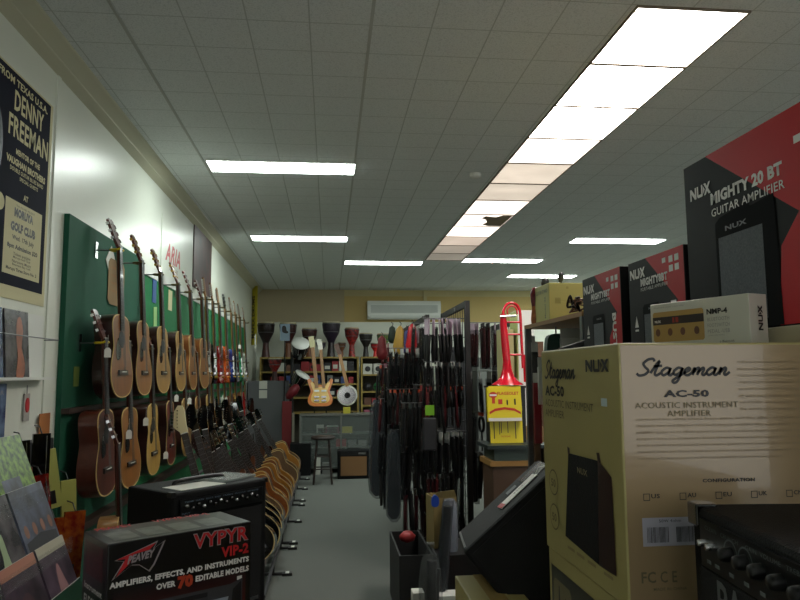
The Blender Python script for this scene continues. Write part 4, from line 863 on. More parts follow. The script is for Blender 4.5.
text('GUITAR STAND', 'lettering', mat('faded_ink', (120, 124, 92), .6), t, (-.0008, .24, 0), (0, -1, 0), (0, 0, 1), .03, .15, .19, .02, .02)
text('Model 22', 'lettering', MATS['faded_ink'], t, (-.0008, 0, 0), (0, 0, 1), (0, 1, 0), .02, .05, .11, .02, .02, 0, -.0012, (1, 0, 0))
pprint_('faint_print', mat('faint_yellow_print', (168, 162, 92), .6), t, (0, -.0006, 0), (1, 0, 0), (0, 0, 1), [rect(.03, .09, .03, .03), rect(.09, .165, .012, .012), rect(.03, .105, .10, .002)])
t = thing('drum_shaker', 'slim red and amber patterned bottle shape beside the yellow carton', 'percussion', (1.105, 3.57, 1.857))
m = MB(); m.lathe([(.022, 0), (.026, .03), (.018, .09), (.020, .10)], 14); m.build('lower_body', mat('amber_pattern', (190, 110, 50), .3, noise=.5, nscale=40), t)
m = MB(); m.lathe([(.018, .10), (.024, .13), (.026, .17), (.016, .20), (0, .205)], 14); m.build('upper_body', mat('red_pattern', (120, 40, 50), .3, noise=.5, nscale=40), t)
for i, (x, y, r, hgt) in enumerate([(1.165, 3.575, .022, .235), (1.215, 3.575, .016, .27)]):
    t = thing('microphone', ['dark round headed microphone behind the left corner of the yellow carton', 'taller slim microphone leaning behind the yellow carton'][i], 'microphone', (x, y, 1.857), (0, [.0, .15][i], 0))
    m = MB(); m.tube([(0, 0, 0), (0, 0, hgt-.03)], [.012, .009], 10); m.build('body', black_p, t)
    m = MB(); m.lathe([(.006, hgt-.04), (r, hgt-.015), (r, hgt+.005), (r*.6, hgt+.02), (0, hgt+.023)], 12); m.build('head', mat('mic_head', (40, 42, 42), .5), t)
carton_thing('carton', 'tall white box standing behind the red trombone', (1.45, 5.15, 1.2), 0, .13, .22, .885, white_m, tape=False)
m = MB(); m.box((-.002, 0, 0), (0, .22, .88)); o = m.build('side_sheet', mat('lime_side', (196, 206, 130), .5), loc=(1.449, 5.15, 1.202)); tag(o, 'yellow green sheet on the side of the tall white box', 'sheet')
carton_thing('carton', 'cream carton between the red trombone and the tall white box', (1.33, 5.2, 1.2), 0, .10, .15, .74, mat('cream_box', (176, 168, 120), .6), tape=False)
carton_thing('carton', 'brown carton at the base of the tall white box', (1.30, 5.12, 0), 0, .32, .3, 1.198, carton_d, tape=False)
carton_thing('carton', 'grey carton on the floor right of the green display case', (1.50, 4.62, 0), 0, .2, .3, 1.10, mat('grey_carton', (104, 104, 98), .6), tape=False)
# folded silver keyboard stand / music stand with a dark tray
t = thing('music_stand', 'silver edged folded music stand tray leaning over the tan cartons', 'music stand', (0, 0, 0))
m = MB(); m.prism([(.93, 1.700), (1.10, 1.752), (1.14, 1.752), (1.14, 1.738), (1.105, 1.738), (.935, 1.686)], (0, 2.66, 0), (1, 0, 0), (0, 0, 1), (0, .05, 0)); m.build('tray_edge', steel, t)
m = MB(); m.prism([(.937, 1.686), (1.105, 1.738), (1.14, 1.738), (1.14, 1.60), (.95, 1.60)], (0, 2.665, 0), (1, 0, 0), (0, 0, 1), (0, .02, 0)); m.build('tray', mat('tray_dark', (70, 72, 78), .5), t)
m = MB(); m.tube([(1.0, 2.69, 0), (1.0, 2.69, 1.62)], .012, 8); m.build('pole', steel, t)
t = thing('headphones', 'tangle of black wire and brown leads on the shelf in front of the yellow carton', 'cables', (1.10, 2.95, 1.857))
random.seed(8)
for k in range(5):
    m = MB(); P = [(random.uniform(-.04, .05), random.uniform(-.03, .03), random.uniform(.005, .085)) for _ in range(6)]
    m.tube(smoothc(P, 5), .004+.002*(k % 2), 6); m.build('cable_loop', black_p if k % 2 else mat('brown_lead', (96, 66, 50), .5), t)
t.name = 'cable_tangle'
# hanging packs on the pegboard
greenb = mat('deep_green_pouch', (24, 62, 48), .5)
packm = [mat('pack_white', (190, 192, 184), .3), mat('pack_grey', (110, 112, 110), .3), mat('pack_dark', (30, 30, 32), .3), mat('pack_red', (130, 30, 36), .3), mat('pack_clear', (140, 146, 142), .2), mat('pack_brown', (100, 76, 52), .5)]
def hang_pack(name, label, x, y, z, w_, h, m_, group=None, yaw=0, header=None, thick=.02):
    t = thing(name, label, 'packet', (x, y, z), (0, 0, yaw), group)
    m = MB(); m.box((-w_/2, 0, -h), (w_/2, thick, -.03), bev=.003); m.build('pouch', m_, t)
    m = MB(); m.box((-w_/2, .006, -.03), (w_/2, .009, .02)); m.build('header_card', header or packm[0], t)
    return t
t = thing('pouch', 'deep green pouch hanging under the timber top board', 'pouch', (1.13, 3.30, 1.72))
m = MB(); m.prism(smoothc([(-.05, -.12), (.05, -.12), (.052, .03), (.03, .07), (-.03, .07), (-.052, .03)], 3, True), (0, 0, 0), (1, 0, 0), (0, 0, 1), (0, .05, 0)); m.build('body', greenb, t)
m = MB(); m.tube([(0, .02, .07), (0, .02, .112)], .004, 6); m.build('loop', steel, t)
PKS = [(1.20, 3.28, 1.80, .12, .10, 0), (1.32, 3.28, 1.79, .10, .12, 4), (1.075, 3.50, 1.74, .035, .34, 2), (1.09, 3.42, 1.66, .05, .18, 0), (1.07, 3.46, 1.58, .04, .30, 3), (1.10, 3.30, 1.52, .10, .14, 3), (1.10, 3.28, 1.36, .10, .20, 0),
       (1.09, 3.34, 1.30, .04, .25, 2), (1.09, 3.26, 1.13, .12, .03, 2), (1.10, 3.3, 1.08, .10, .14, 4), (1.09, 3.55, 1.45, .035, .30, 5), (1.09, 3.6, 1.78, .04, .24, 3), (1.085, 3.58, 1.12, .03, .24, 1), (1.1, 3.2, .98, .10, .05, 3)]
cn = ['white', 'grey', 'black', 'dark red', 'clear', 'brown']
for i, (x, y, z, w_, h, c) in enumerate(PKS):
    m = MB(); m.tube([(x, y+.008, z+.015), (1.36, y+.008, z+.015)], .003, 5); m.build('peg_hook', steel, SS)
    hang_pack('retail_packet', '%s packet hanging among the stock left of the tan cartons, %s from the top' % (cn[c], ordn[i]), x, y, z, w_, h+.04, packm[c], 'packets on the stock shelf pegboard')
# ------------------------------------------------------------ flageolet display, its glass case and the red trombone
t = thing('display_case', 'dark green display case with a timber plinth under the yellow whistle display', 'display case', (1.10, 4.66, 0))
m = MB(); m.box((-.02, 0, 1.082), (.40, .36, 1.107)); m.build('top', mat('dark_green_laminate', (30, 42, 40), .4), t)
m = MB(); m.box((.03, .02, 1.00), (.29, .34, 1.082)); m.build('green_panel', mat('green_panel', (50, 66, 60), .5), t)
m = MB(); m.box((.31, .02, .6), (.345, .34, 1.082)); m.build('leg_post', black_p, t)
m = MB(); m.box((.0, .01, .965), (.30, .35, 1.0)); m.build('plinth', mat('ochre_timber', (150, 112, 56), .6), t)
m = MB(); m.box((.02, .02, 0), (.38, .34, .965)); m.build('cupboard', mat('brown_cupboard', (78, 56, 40), .6), t)
yel = mat('display_yellow', (226, 206, 22), .4)
t = thing('flageolet_display', 'bright yellow whistle display card with red lettering standing on the green case', 'display card', (1.115, 4.80, 1.109), (math.radians(-5), 0, 0))
m = MB(); m.box((.02, 0, 0), (.255, .004, .40)); m.build('back_card', yel, t)
m = MB(); m.prism([(0, .15), (.24, .15), (.24, .18), (.245, .23), (.24, .39), (0, .39)], (0, -.045, 0), (1, 0, 0), (0, 0, 1), (0, .04, 0)); m.build('pocket', yel, t)
O = (0, -.0455, 0); U = (1, 0, 0); V = (0, 0, 1); rdy = mat('display_red', (196, 52, 24), .45)
text('FLAGEOLET', 'title', rdy, t, O, U, V, .07, .335, .155, .022, .03)
pprint_('red_badge', rdy, t, O, U, V, [[(.04+.03*math.cos(k*PI/8), .335+.022*math.sin(k*PI/8)) for k in range(16)], rect(.03, .275, .022, .04), rect(.075, .27, .03, .035)])
pprint_('badge_band', whiteink, t, O, U, V, [rect(.015, .328, .05, .012)], .0009)
pprint_('whistle_picture', ink, t, O, U, V, [rect(.135, .265, .01, .035), rect(.19, .265, .012, .042)])
pprint_('red_band', rdy, t, O, U, V, [[(.01, .2), (.05, .222), (.12, .232), (.19, .222), (.235, .198), (.235, .215), (.19, .24), (.12, .25), (.05, .24), (.01, .218)]])
pprint_('white_band', whiteink, t, O, U, V, [rect(0, .152, .24, .022)])
pprint_('whistle_picture', ink, t, (0, -.001, 0), U, V, [rect(.045, .03, .006, .12), rect(.085, .06, .005, .09), rect(.098, .07, .005, .08), rect(.145, .07, .005, .08), rect(.20, .03, .006, .12)])
text('THE ORIGINAL', 'lettering', rdy, t, (0, -.001, 0), U, V, .095, .04, .07, .012)
redpl = mat('red_plastic', (200, 16, 40), .25, coat=.5)
t = thing('trombone', 'bright red plastic trombone standing bell down on the yellow whistle display', 'trombone', (1.30, 4.93, 1.515))
m = MB(); m.lathe([(.118, 0), (.112, .008), (.08, .03), (.052, .06), (.036, .11), (.028, .18)], 28, cap=False); m.lathe([(.116, .001), (.078, .031), (.05, .061), (.034, .11)], 28, cap=False); m.build('bell', redpl, t)
m = MB(); m.tube([(0, 0, .16), (-.01, 0, .30), (-.02, 0, .45), (-.02, 0, .52)], [.029, .030, .026, .022], 14); m.build('bell_tube', redpl, t)
m = MB(); m.tube([(-.02, 0, .52)]+[(.045-.065*math.cos(a*PI/10), 0, .52+.085*math.sin(a*PI/10)) for a in range(1, 10)]+[(.11, 0, .52), (.115, 0, .30), (.12, 0, .12)], .0105, 12); m.build('tuning_slide', redpl, t)
m = MB(); m.tube([(.01, -.01, .52)]+[(.045-.040*math.cos(a*PI/8), -.01, .53+.05*math.sin(a*PI/8)) for a in range(1, 8)]+[(.085, -.01, .52)], .006, 8); m.build('inner_crook', redpl, t)
for z in (.46, .37, .22):
    m = MB(); m.tube([(-.02, 0, z), (.115, 0, z)], .008, 8); m.build('brace', redpl, t)
m = MB(); m.tube([(-.05, -.02, .50), (.07, -.02, .505)], .010, 10); m.build('mouthpiece', chrome, t)
m = MB(); m.tube([(.135, 0, .22), (.145, 0, .02)], [.016, .022], 10); m.build('slide_tube', redpl, t)
# ledge holding the trombone behind the display
t = thing('stand_shelf', 'small black shelf block behind the yellow display holding the red trombone', 'shelf', (1.15, 4.86, 1.108))
m = MB(); m.box((0, 0, 0), (.26, .14, .385)); m.build('block', black_p, t)
m = MB(); m.box((-.01, -.005, .385), (.27, .15, .40)); m.build('top_plate', black_p, t)
# ------------------------------------------------------------ hanging accessory racks in the middle
def mesh_panel(t, x, y0, y1, z0, z1):
    m = MB(); m.box((x-.02, y0-.02, 0), (x+.02, y0+.03, z1)); m.build('post', black_p, t)
    m = MB(); m.box((x-.02, y1-.03, 0), (x+.02, y1+.02, z1)); m.build('post', black_p, t)
    m = MB(); m.box((x-.015, y0, z1-.05), (x+.015, y1, z1)); m.build('top_bar', black_p, t)
    m = MB()
    for i in range(int((z1-z0-.1)/.1)): m.box((x-.003, y0, z0+i*.1), (x+.003, y1, z0+i*.1+.005))
    for i in range(int((y1-y0)/.1)): m.box((x-.003, y0+i*.1, z0), (x+.003, y0+i*.1+.005, z1-.05))
    m.build('wire_mesh', black_p, t)
    m = MB(); m.box((x-.3, y0, 0), (x+.1, y0+.04, .04)); m.box((x-.3, y1-.04, 0), (x+.1, y1, .04)); m.build('base_foot', black_p, t)
ra = thing('display_rack', 'black metal grid rack nearest the camera hung with packaged straps', 'rack', (0, 0, 0)); mesh_panel(ra, 1.125, 5.5, 6.7, .3, 2.195)
rb = thing('display_rack', 'black metal grid rack behind the nearest one hung with coloured bags', 'rack', (0, 0, 0)); mesh_panel(rb, 1.01, 7.0, 10.2, .3, 2.21)
rcx = thing('display_rack', 'black grid rack right of the tall black post hung with red and clear sleeves', 'rack', (0, 0, 0)); mesh_panel(rcx, 1.66, 5.6, 6.8, .3, 2.08)
def hooks(rt, xs, y, z, x1):
    m = MB(); m.tube([(x1, y, z), (xs-.02, y, z), (xs-.03, y, z+.02)], .004, 6); m.build('hook', steel, rt)
sleeve = clear('clear_sleeve', (26, 28, 30), .10, .40); sleeve_g = clear('grey_sleeve', (92, 98, 106), .10, .42)
hm = {'purple': mat('lilac_header', (176, 156, 170), .4), 'white': mat('white_header', (200, 202, 198), .4), 'dark': mat('dark_header', (40, 40, 44), .4), 'red': mat('red_header', (150, 34, 36), .4), 'orange': mat('orange_header', (210, 78, 40), .4)}
cm = {'black': mat('black_webbing', (10, 10, 12), .6), 'red': mat('maroon_webbing', (74, 12, 20), .5), 'grey': mat('grey_webbing', (34, 36, 40), .5), 'brown': mat('brown_webbing', (74, 44, 30), .5)}
def make_item(key, hdr, cont, hh, L, sl=True, coil=False):
    t = empty('strap_packet' if not coil else 'cable_packet')
    m = MB(); m.box((-.002, -.05, -hh), (.002, .05, 0)); m.build('header_card', hm[hdr], t)
    m = MB()
    if coil:
        m.tube([(0, .045*math.cos(a*PI/8), -hh-.07+.06*math.sin(a*PI/8)) for a in range(17)], .012, 8, False); m.tube([(0, 0, -hh-.12), (0, .01, -L)], .008, 6)
    else:
        m.tube([(0, -.03, -hh+.01), (0, -.035, -L*.6), (0, -.02, -L+.01), (0, .01, -L), (0, .03, -L*.7), (0, .035, -hh+.01)], .013, 6); m.tube([(.004, 0, -hh+.01), (-.006, .01, -L*.8)], .014, 6)
    m.build('coiled_cable' if coil else 'folded_strap', cm[cont], t)
    if sl: m = MB(); m.prism(smoothc([(-.052, -L-.01), (.052, -L-.01), (.05, -hh*.6), (-.05, -hh*.6)], 1, True), (-.016, 0, 0), (0, 1, 0), (0, 0, 1), (.032, 0, 0)); m.build('clear_sleeve', sleeve, t)
    bpy.context.view_layer.update(); reg(t); PROT[key] = [t, False]
make_item('ia', 'purple', 'black', .14, .36, False); make_item('ib', 'white', 'black', .05, .36, True); make_item('ic', 'dark', 'grey', .05, .40, True); make_item('id', 'red', 'red', .06, .34, False)
make_item('ie', 'dark', 'red', .05, .38, True); make_item('if', 'white', 'grey', .10, .34, True); make_item('ig', 'orange', 'black', .03, .32, False, True); make_item('ih', 'dark', 'black', .04, .38, False); make_item('ii', 'purple', 'red', .10, .36, True)
random.seed(11)
ITEMLAB = {'ia': 'black folded strap with a tall lilac header card', 'ib': 'black strap in a clear sleeve with a white header', 'ic': 'grey strap in a clear sleeve with a dark header', 'id': 'maroon strap with a red header card', 'ie': 'maroon strap in a clear sleeve with dark header',
           'if': 'grey strap in a clear sleeve with white header', 'ig': 'black coiled cable with an orange header', 'ih': 'plain black folded strap with dark header', 'ii': 'maroon strap in a clear sleeve with lilac header'}
def row(rt, kinds, x0, x1, n, y, z, xp, where):
    hooks(rt, x0, y, z, xp)
    for i in range(n):
        k = random.choice(kinds); x = x0+(x1-x0)*(i+random.uniform(-.2, .2))/max(1, n-1)
        lb = '%s on the %s' % (ITEMLAB[k], where)
        place(k, (x, y+random.uniform(-.01, .01), z-.006), (random.uniform(-.05, .05), random.uniform(-.06, .06), random.uniform(-.25, .25)), lb, 'strap' if k != 'ig' else 'cable', lb.replace(' on the ', 's on the ') if False else '%ss on the %s' % (ITEMLAB[k].split(' with')[0].split(' in ')[0], where))
W1 = 'nearest grid rack'; W2 = 'second grid rack'; W3 = 'right hand grid rack'
for z, kk, n in [(2.06, ['ia'], 9), (1.70, ['ib', 'ic', 'ih'], 8), (1.50, ['id', 'ih', 'ie', 'ig'], 8), (1.13, ['if', 'ib'], 8), (.80, ['ie', 'ih', 'id', 'ic'], 8), (.47, ['ih', 'ic'], 6)]:
    row(ra, kk, .80, 1.08, n, 5.62, z, 1.125, W1)
for z, kk, n in [(2.06, ['ia', 'ib'], 5), (1.50, ['ih', 'id'], 5), (1.10, ['ih', 'ic'], 5), (.75, ['ih'], 4)]:
    row(ra, kk, .78, 1.05, n, 6.2, z, 1.125, W1)
for z, kk, n in [(2.06, ['ia', 'ii'], 5), (1.72, ['ih', 'ic'], 10), (1.42, ['ig', 'ie', 'ih', 'id'], 9), (1.08, ['ih', 'ih', 'ic', 'ie'], 8), (.72, ['id', 'ih', 'ic'], 8)]:
    row(rb, kk, .62 if n > 6 else .86, .97, n, 7.15, z, 1.01, W2)
for z, kk, n in [(1.80, ['id', 'ih'], 5), (1.40, ['ig', 'ih'], 5), (1.05, ['ih', 'ic'], 5), (.7, ['ih'], 4)]:
    row(rb, kk, .62, .9, n, 7.9, z, 1.01, W2)
for z, kk, n in [(2.0, ['id', 'ie'], 4), (1.6, ['id', 'ih'], 4), (1.2, ['ih', 'ic'], 4)]:
    row(rb, kk, .68, .95, n, 8.9, z, 1.01, W2)
for z, kk, n in [(2.03, ['ii', 'ie'], 9), (1.62, ['if', 'ib', 'ih'], 7), (1.28, ['ic', 'ig', 'ih'], 7), (.95, ['ic', 'ih'], 6)]:
    row(rcx, kk, 1.20, 1.60, n, 5.7, z, 1.66, W3)
for z, kk, n in [(1.36, ['ih', 'ic', 'id'], 5), (1.0, ['ih', 'ic'], 5), (.66, ['ih', 'ie'], 5)]:
    row(ra, kk, .62, .80, n, 5.7, z, 1.125, W1)
for z, kk, n in [(1.7, ['ih', 'ig'], 3), (1.34, ['ih', 'id'], 4), (.98, ['ih', 'ic'], 4), (.62, ['ih', 'ic'], 4)]:
    row(rb, kk, .54, .66, n, 7.3, z, 1.01, W2)
row(rb, ['ig'], .60, .90, 7, 6.85, 1.45, 1.01, W2)
row(rb, ['ib', 'if'], .62, .95, 7, 6.88, 1.86, 1.01, W2)
for z in (1.62, 1.25, .9):
    row(rb, ['ih', 'ih', 'id'], .58, .70, 3, 8.4, z, 1.01, W2)
for kk in list(PROT):
    if not PROT[kk][1]:
        for c in list(PROT[kk][0].children):
            for g in list(c.children): bpy.data.objects.remove(g)
            bpy.data.objects.remove(c)
        bpy.data.objects.remove(PROT[kk][0])
# coloured soft bags on the second rack
def soft_bag(label, x, y, z, w_, h, m_, tilt_=0.):
    t = thing('soft_bag', label, 'bag', (x, y, z), (0, tilt_, 0), 'soft bags on the second grid rack')
    m = MB()
    prof = [(0, -h), (w_*.35, -h+.01), (w_*.52, -h*.75), (w_*.40, -h*.45), (w_*.34, -h*.2), (w_*.15, -.03), (0, -.02)]
    m.lathe([(r, z_) for r, z_ in prof], 16, Matrix.Scale(.55, 4, (0, 1, 0))); m.build('bag_body', m_, t)
    m = MB(); m.tube([(0, 0, -.03), (.01, 0, 0), (-.01, 0, .02)], .004, 6); m.build('loop', black_p, t)
soft_bag('mustard yellow soft bag hanging on the second grid rack', .735, 7.05, 2.12, .12, .32, mat('mustard_cloth', (176, 140, 56), .5), .08)
soft_bag('dark blue soft bag between the yellow and the red bag', .805, 7.05, 2.08, .10, .28, mat('blue_cloth', (40, 48, 104), .5))
soft_bag('bright red soft bag hanging highest on the second grid rack', .86, 7.03, 2.14, .12, .33, mat('red_cloth', (190, 24, 34), .35), .06)
soft_bag('small dark red soft bag at the left end of the second rack', .60, 7.8, 2.06, .13, .30, mat('dull_red_cloth', (120, 28, 34), .5))
soft_bag('dark green soft bag behind the yellow bag on the second rack', .70, 7.6, 2.16, .10, .22, mat('dark_green_cloth', (24, 44, 30), .5))
m = MB(); m.box((-.036, 0, -.04), (.036, .004, .04)); m.use(mat('lime_card', (110, 170, 30), .4)); o = m.build('green_card', MATS['lime_card'], loc=(.80, 5.46, 1.31)); tag(o, 'bright lime green square card on the front of the racks', 'card')
t = thing('grey_pouch', 'grey cloth pouch hanging below the lime green square card', 'pouch', (.80, 5.47, 1.25))
m = MB(); m.box((-.055, 0, -.26), (.055, .04, 0), bev=.012); m.build('pouch_body', cm['grey'], t)
m = MB(); m.tube([(0, .02, 0), (0, .02, .12)], .003, 5); m.build('loop', black_p, t)
m = MB(); m.box((0, 0, 0), (.06, .004, .03)); o = m.build('rail_label', white_m, loc=(.85, 6.0, 2.10)); 
tag(o, 'small white label on the sloping top bar of the grid rack', 'label'); o.location = (1.10, 5.95, 2.15)
# tall gig bags in clear plastic at the aisle end
def gig_bag(label, x, y, z0, h, w_, m_, rz):
    t = thing('gig_bag', label, 'bag', (x, y, z0), (0, 0, rz), 'tall bags in plastic at the aisle end of the racks')
    m = MB(); m.prism(smoothc([(-w_*.5, 0), (w_*.5, 0), (w_*.52, h*.45), (w_*.3, h*.6), (w_*.2, h), (-w_*.2, h), (-w_*.3, h*.6), (-w_*.52, h*.45)], 3, True), (0, -.03, 0), (1, 0, 0), (0, 0, 1), (0, .07, 0)); m.build('bag_body', m_, t)
    m = MB(); m.prism(smoothc([(-w_*.58, -.02), (w_*.58, -.02), (w_*.6, h*.5), (w_*.4, h*1.02), (-w_*.4, h*1.02), (-w_*.6, h*.5)], 3, True), (0, -.045, 0), (1, 0, 0), (0, 0, 1), (0, .1, 0)); m.build('plastic_cover', sleeve_g, t)
    m = MB(); m.tube([(0, 0, h), (0, 0, h+.05), (.1, 0, h+.06)], .005, 6); m.build('hanging_strap', black_p, t)
gig_bag('grey plastic covered long bag nearest the aisle', .52, 7.5, .35, .90, .13, cm['grey'], .3)
gig_bag('black long bag in clear plastic behind the nearest covered bag', .60, 6.5, .30, .72, .10, cm['black'], .1)
# things standing on the floor in front of the racks
t = thing('storage_bin', 'black storage bin on the carpet at the foot of the racks', 'bin', (.45, 4.5, 0))
m = MB(); m.box((0, 0, 0), (.22, .7, .02)); m.box((0, 0, .02), (.012, .7, .44)); m.box((.208, 0, .02), (.22, .7, .44)); m.box((.012, 0, .02), (.208, .012, .44)); m.box((.012, .688, .02), (.208, .7, .44)); m.build('bin_body', mat('dull_black_board', (20, 21, 22), .7), t)
m = MB(); m.lathe([(0, -.02), (.05, 0), (.06, .03), (.03, .06), (0, .065)], 12); o = m.build('red_pouch', mat('dull_red_pouch', (150, 40, 44), .5), loc=(.56, 5.0, .42)); tag(o, 'small red pouch lying in the top of the black bin', 'pouch')
t = thing('open_carton', 'tall brown open carton with a plastic wrapped roll at the foot of the racks', 'box', (.70, 4.65, .44), (0, 0, .12))
m = MB(); m.box((0, 0, 0), (.16, .005, .33)); m.box((0, .195, 0), (.16, .2, .33)); m.box((0, 0, 0), (.005, .2, .33)); m.box((.155, 0, 0), (.16, .2, .33)); m.box((0, 0, 0), (.16, .2, .005)); m.build('carton_body', mat('olive_carton', (140, 122, 74), .6), t)
m = MB(); m.prism([(0, 0), (.16, 0), (.14, .05), (.02, .04)], (0, .0, .33), (1, 0, 0), (0, -.3, 1), (0, .003, 0)); m.build('flap', MATS['olive_carton'], t)
t = thing('plastic_roll', 'clear plastic wrapped roll leaning on the front of the open brown carton', 'packet', (.80, 4.60, .44), (0, 0, 0))
m = MB(); m.lathe([(.05, 0), (.055, .1), (.05, .3), (.03, .33)], 14); m.build('wrapping', clear('blue_grey_plastic', (150, 160, 176), .1, .6), t)
m = MB(); m.lathe([(.035, .01), (.035, .28)], 12); m.build('roll', cm['grey'], t)
carton_thing('carton', 'dark carton under the open brown carton at the foot of the racks', (.69, 4.50, 0), 0, .40, .45, .435, black_p, tape=False)
t = thing('wrapped_stand', 'bundle in shiny clear plastic on the floor beside the black bin', 'packet', (.60, 4.15, 0))
m = MB(); m.lathe([(.05, 0), (.075, .15), (.07, .38), (.055, .5), (.02, .56), (.03, .60)], 14); m.build('wrapping', clear('bright_plastic', (110, 116, 118), .06, .35), t)
m = MB(); m.tube([(0, 0, .01), (.01, 0, .5)], [.045, .03], 8); m.tube([(.02, .0, .05), (.05, 0, .45)], .012, 6); m.build('contents', cm['black'], t)
t = thing('wrapped_stand', 'long black item in grey plastic leaning beside the bundle on the floor', 'packet', (.66, 4.45, .0), (0, math.radians(6), 0))
m = MB(); m.tube([(0, -.12, 0), (.0, -.12, .78)], [.035, .028], 8); m.build('contents', cm['black'], t)
m = MB(); m.tube([(0, -.12, 0.002), (.0, -.12, .82)], [.048, .036], 10); m.build('wrapping', sleeve_g, t)
m = MB(); m.prism(smoothc([(-.02, -.03), (.02, -.03), (.025, .02), (0, .04), (-.02, .02)], 3, True), (0, 0, 0), (1, 0, 0), (0, 0, 1), (0, .03, 0)); o = m.build('blue_clip', mat('blue_clip', (30, 70, 170), .4), loc=(.695, 4.55, .765)); tag(o, 'small bright blue clip at the corner of the open brown carton', 'clip')
t = thing('product_box', 'small white box with a black headphone picture at the bottom of the frame', 'box', (.655, 4.22, 0))
m = MB(); m.box((0, 0, 0), (.15, .12, .27), bev=.002); m.build('body', white_m, t)
pprint_('black_picture', ink, t, (0, -.0008, 0), (1, 0, 0), (0, 0, 1), [smoothc([(.05, .12), (.06, .18), (.1, .21), (.13, .17), (.12, .12), (.11, .16), (.08, .17), (.07, .12)], 3, True)])
carton_thing('product_box', 'small plain white box standing by the black bin corner', (.50, 4.2, 0), 0, .07, .1, .30, paperw, tape=False)
carton_thing('product_box', 'red sided box edge beside the white headphone box', (.83, 4.2, 0), 0, .06, .1, .27, redink, tape=False)
# ------------------------------------------------------------ the back of the shop
def bp(px, py, Y): return ((px-329.2)*Y/682.1, 1.6-(py-374.5)*Y/682.1)
pine_e = mat('yellow_pine', (150, 128, 62), .6); shelfback = mat('shelf_back', (60, 56, 44), .7)
SY = 13.05
def bookcase(label, xa, xb, zs, y=SY, D=.40):
    t = thing('shelf_unit', label, 'shelf', (0, 0, 0))
    for z in zs: m = MB(); m.box((xa, y, z-.03), (xb, y+D, z)); m.build('shelf_board', pine_e, t)
    for x in (xa, xb-.03): m = MB(); m.box((x, y+.001, 0), (x+.03, y+D, zs[0]-.031)); m.build('side_panel', pine_e, t)
    m = MB(); m.box((xa, y+D-.01, 0), (xb, y+D, zs[0]-.031)); m.build('back_panel', shelfback, t)
    return t
zA = [1.935, 1.665, 1.43, 1.18, .9]; zB = [1.935, 1.60, 1.28, 1.02, .7]
bookcase('long yellow pine shelf unit under the drums on the back wall', -1.30, .56, zA)
bookcase('second yellow pine shelf unit beside the hanging racks on the back wall', .60, 1.75, zB)
random.seed(21)
pal = [('red', (140, 30, 36)), ('white', (190, 190, 180)), ('black', (26, 26, 30)), ('green', (36, 110, 60)), ('yellow', (170, 160, 50)), ('pink', (160, 90, 110)), ('blue', (50, 70, 120)), ('grey', (110, 112, 108)), ('brown', (96, 62, 44))]
bmats = {n: mat('stock_'+n, c, .5) for n, c in pal}
def stock_box(xc, y, z, w_, h, d, c, label, group, face=None):
    t = thing('stock_box', label, 'box', (xc, y, z), group=group)
    m = MB(); m.box((-w_/2, 0, 0), (w_/2, d, h)); m.build('body', bmats[c], t)
    if face:
        m = MB(); m.prism([(w_*.3*math.cos(k*PI/8), h*.5+w_*.3*math.sin(k*PI/8)) for k in range(16)] if face == 'round' else rect(-w_*.35, h*.25, w_*.7, h*.4), (0, -.002, 0), (1, 0, 0), (0, 0, 1), (0, .0018, 0)); m.build('face_print', bmats['black'] if face == 'round' else bmats['white'], t)
    return t
rows = {0: [(.33, 'red'), (.47, 'white')]}
def fill(xa, xb, z, hmax, tier, cols, grp):
    x = xa; i = 0
    while x < xb-.1:
        w_ = random.uniform(.09, .15); h = random.uniform(.55, .9)*hmax; c = random.choice(cols)
        stock_box(x+w_/2, SY+.03, z, w_, h, .22, c, '%s stock box, %s from the left on the %s' % (c, ordn[i], grp), 'stock boxes on the '+grp, random.choice([None, 'label', 'round', None])); i += 1; x += w_+random.uniform(.01, .03)
fill(-1.1, .5, 1.666, .22, 0, ['red', 'black', 'brown', 'red', 'white'], 'top tier of the long shelf')
fill(-1.1, .5, 1.431, .19, 1, ['grey', 'black', 'red', 'blue', 'brown'], 'second tier of the long shelf')
fill(-.3, .5, 1.181, .2, 2, ['black', 'grey', 'red', 'blue'], 'third tier of the long shelf')
for i, (c, f) in enumerate([('white', 'round'), ('white', 'round'), ('pink', 'label'), ('red', 'label')]): stock_box(.73+.20*i, SY+.03, 1.601, .175, .20, .2, c, '%s stock box, %s from the left on the top tier of the second shelf' % (c, ordn[i]), 'stock boxes on the second pine shelf', f)
for i, c in enumerate(['black', 'green', 'yellow', 'blue', 'black']):
    t = thing('shaker', '%s round shaker on the second pine shelf%s' % (c, ', %s from the left' % ordn[i]), 'percussion', (.73+.19*i, SY+.1, 1.281), group='round shakers on the second pine shelf')
    m = MB(); m.lathe([(.0, 0), (.05, .01), (.08, .06), (.08, .10), (.05, .15), (0, .16)], 14); m.build('body', bmats[c], t)
    m = MB(); m.lathe([(.082, .07), (.084, .08), (.082, .09)], 14, cap=False); m.build('rim_band', bmats['black'], t)
fill(.66, 1.6, 1.021, .2, 2, ['pink', 'brown', 'pink', 'red'], 'third tier of the second shelf'); fill(.66, 1.6, .701, .28, 3, ['pink', 'grey', 'white'], 'bottom tier of the second shelf')
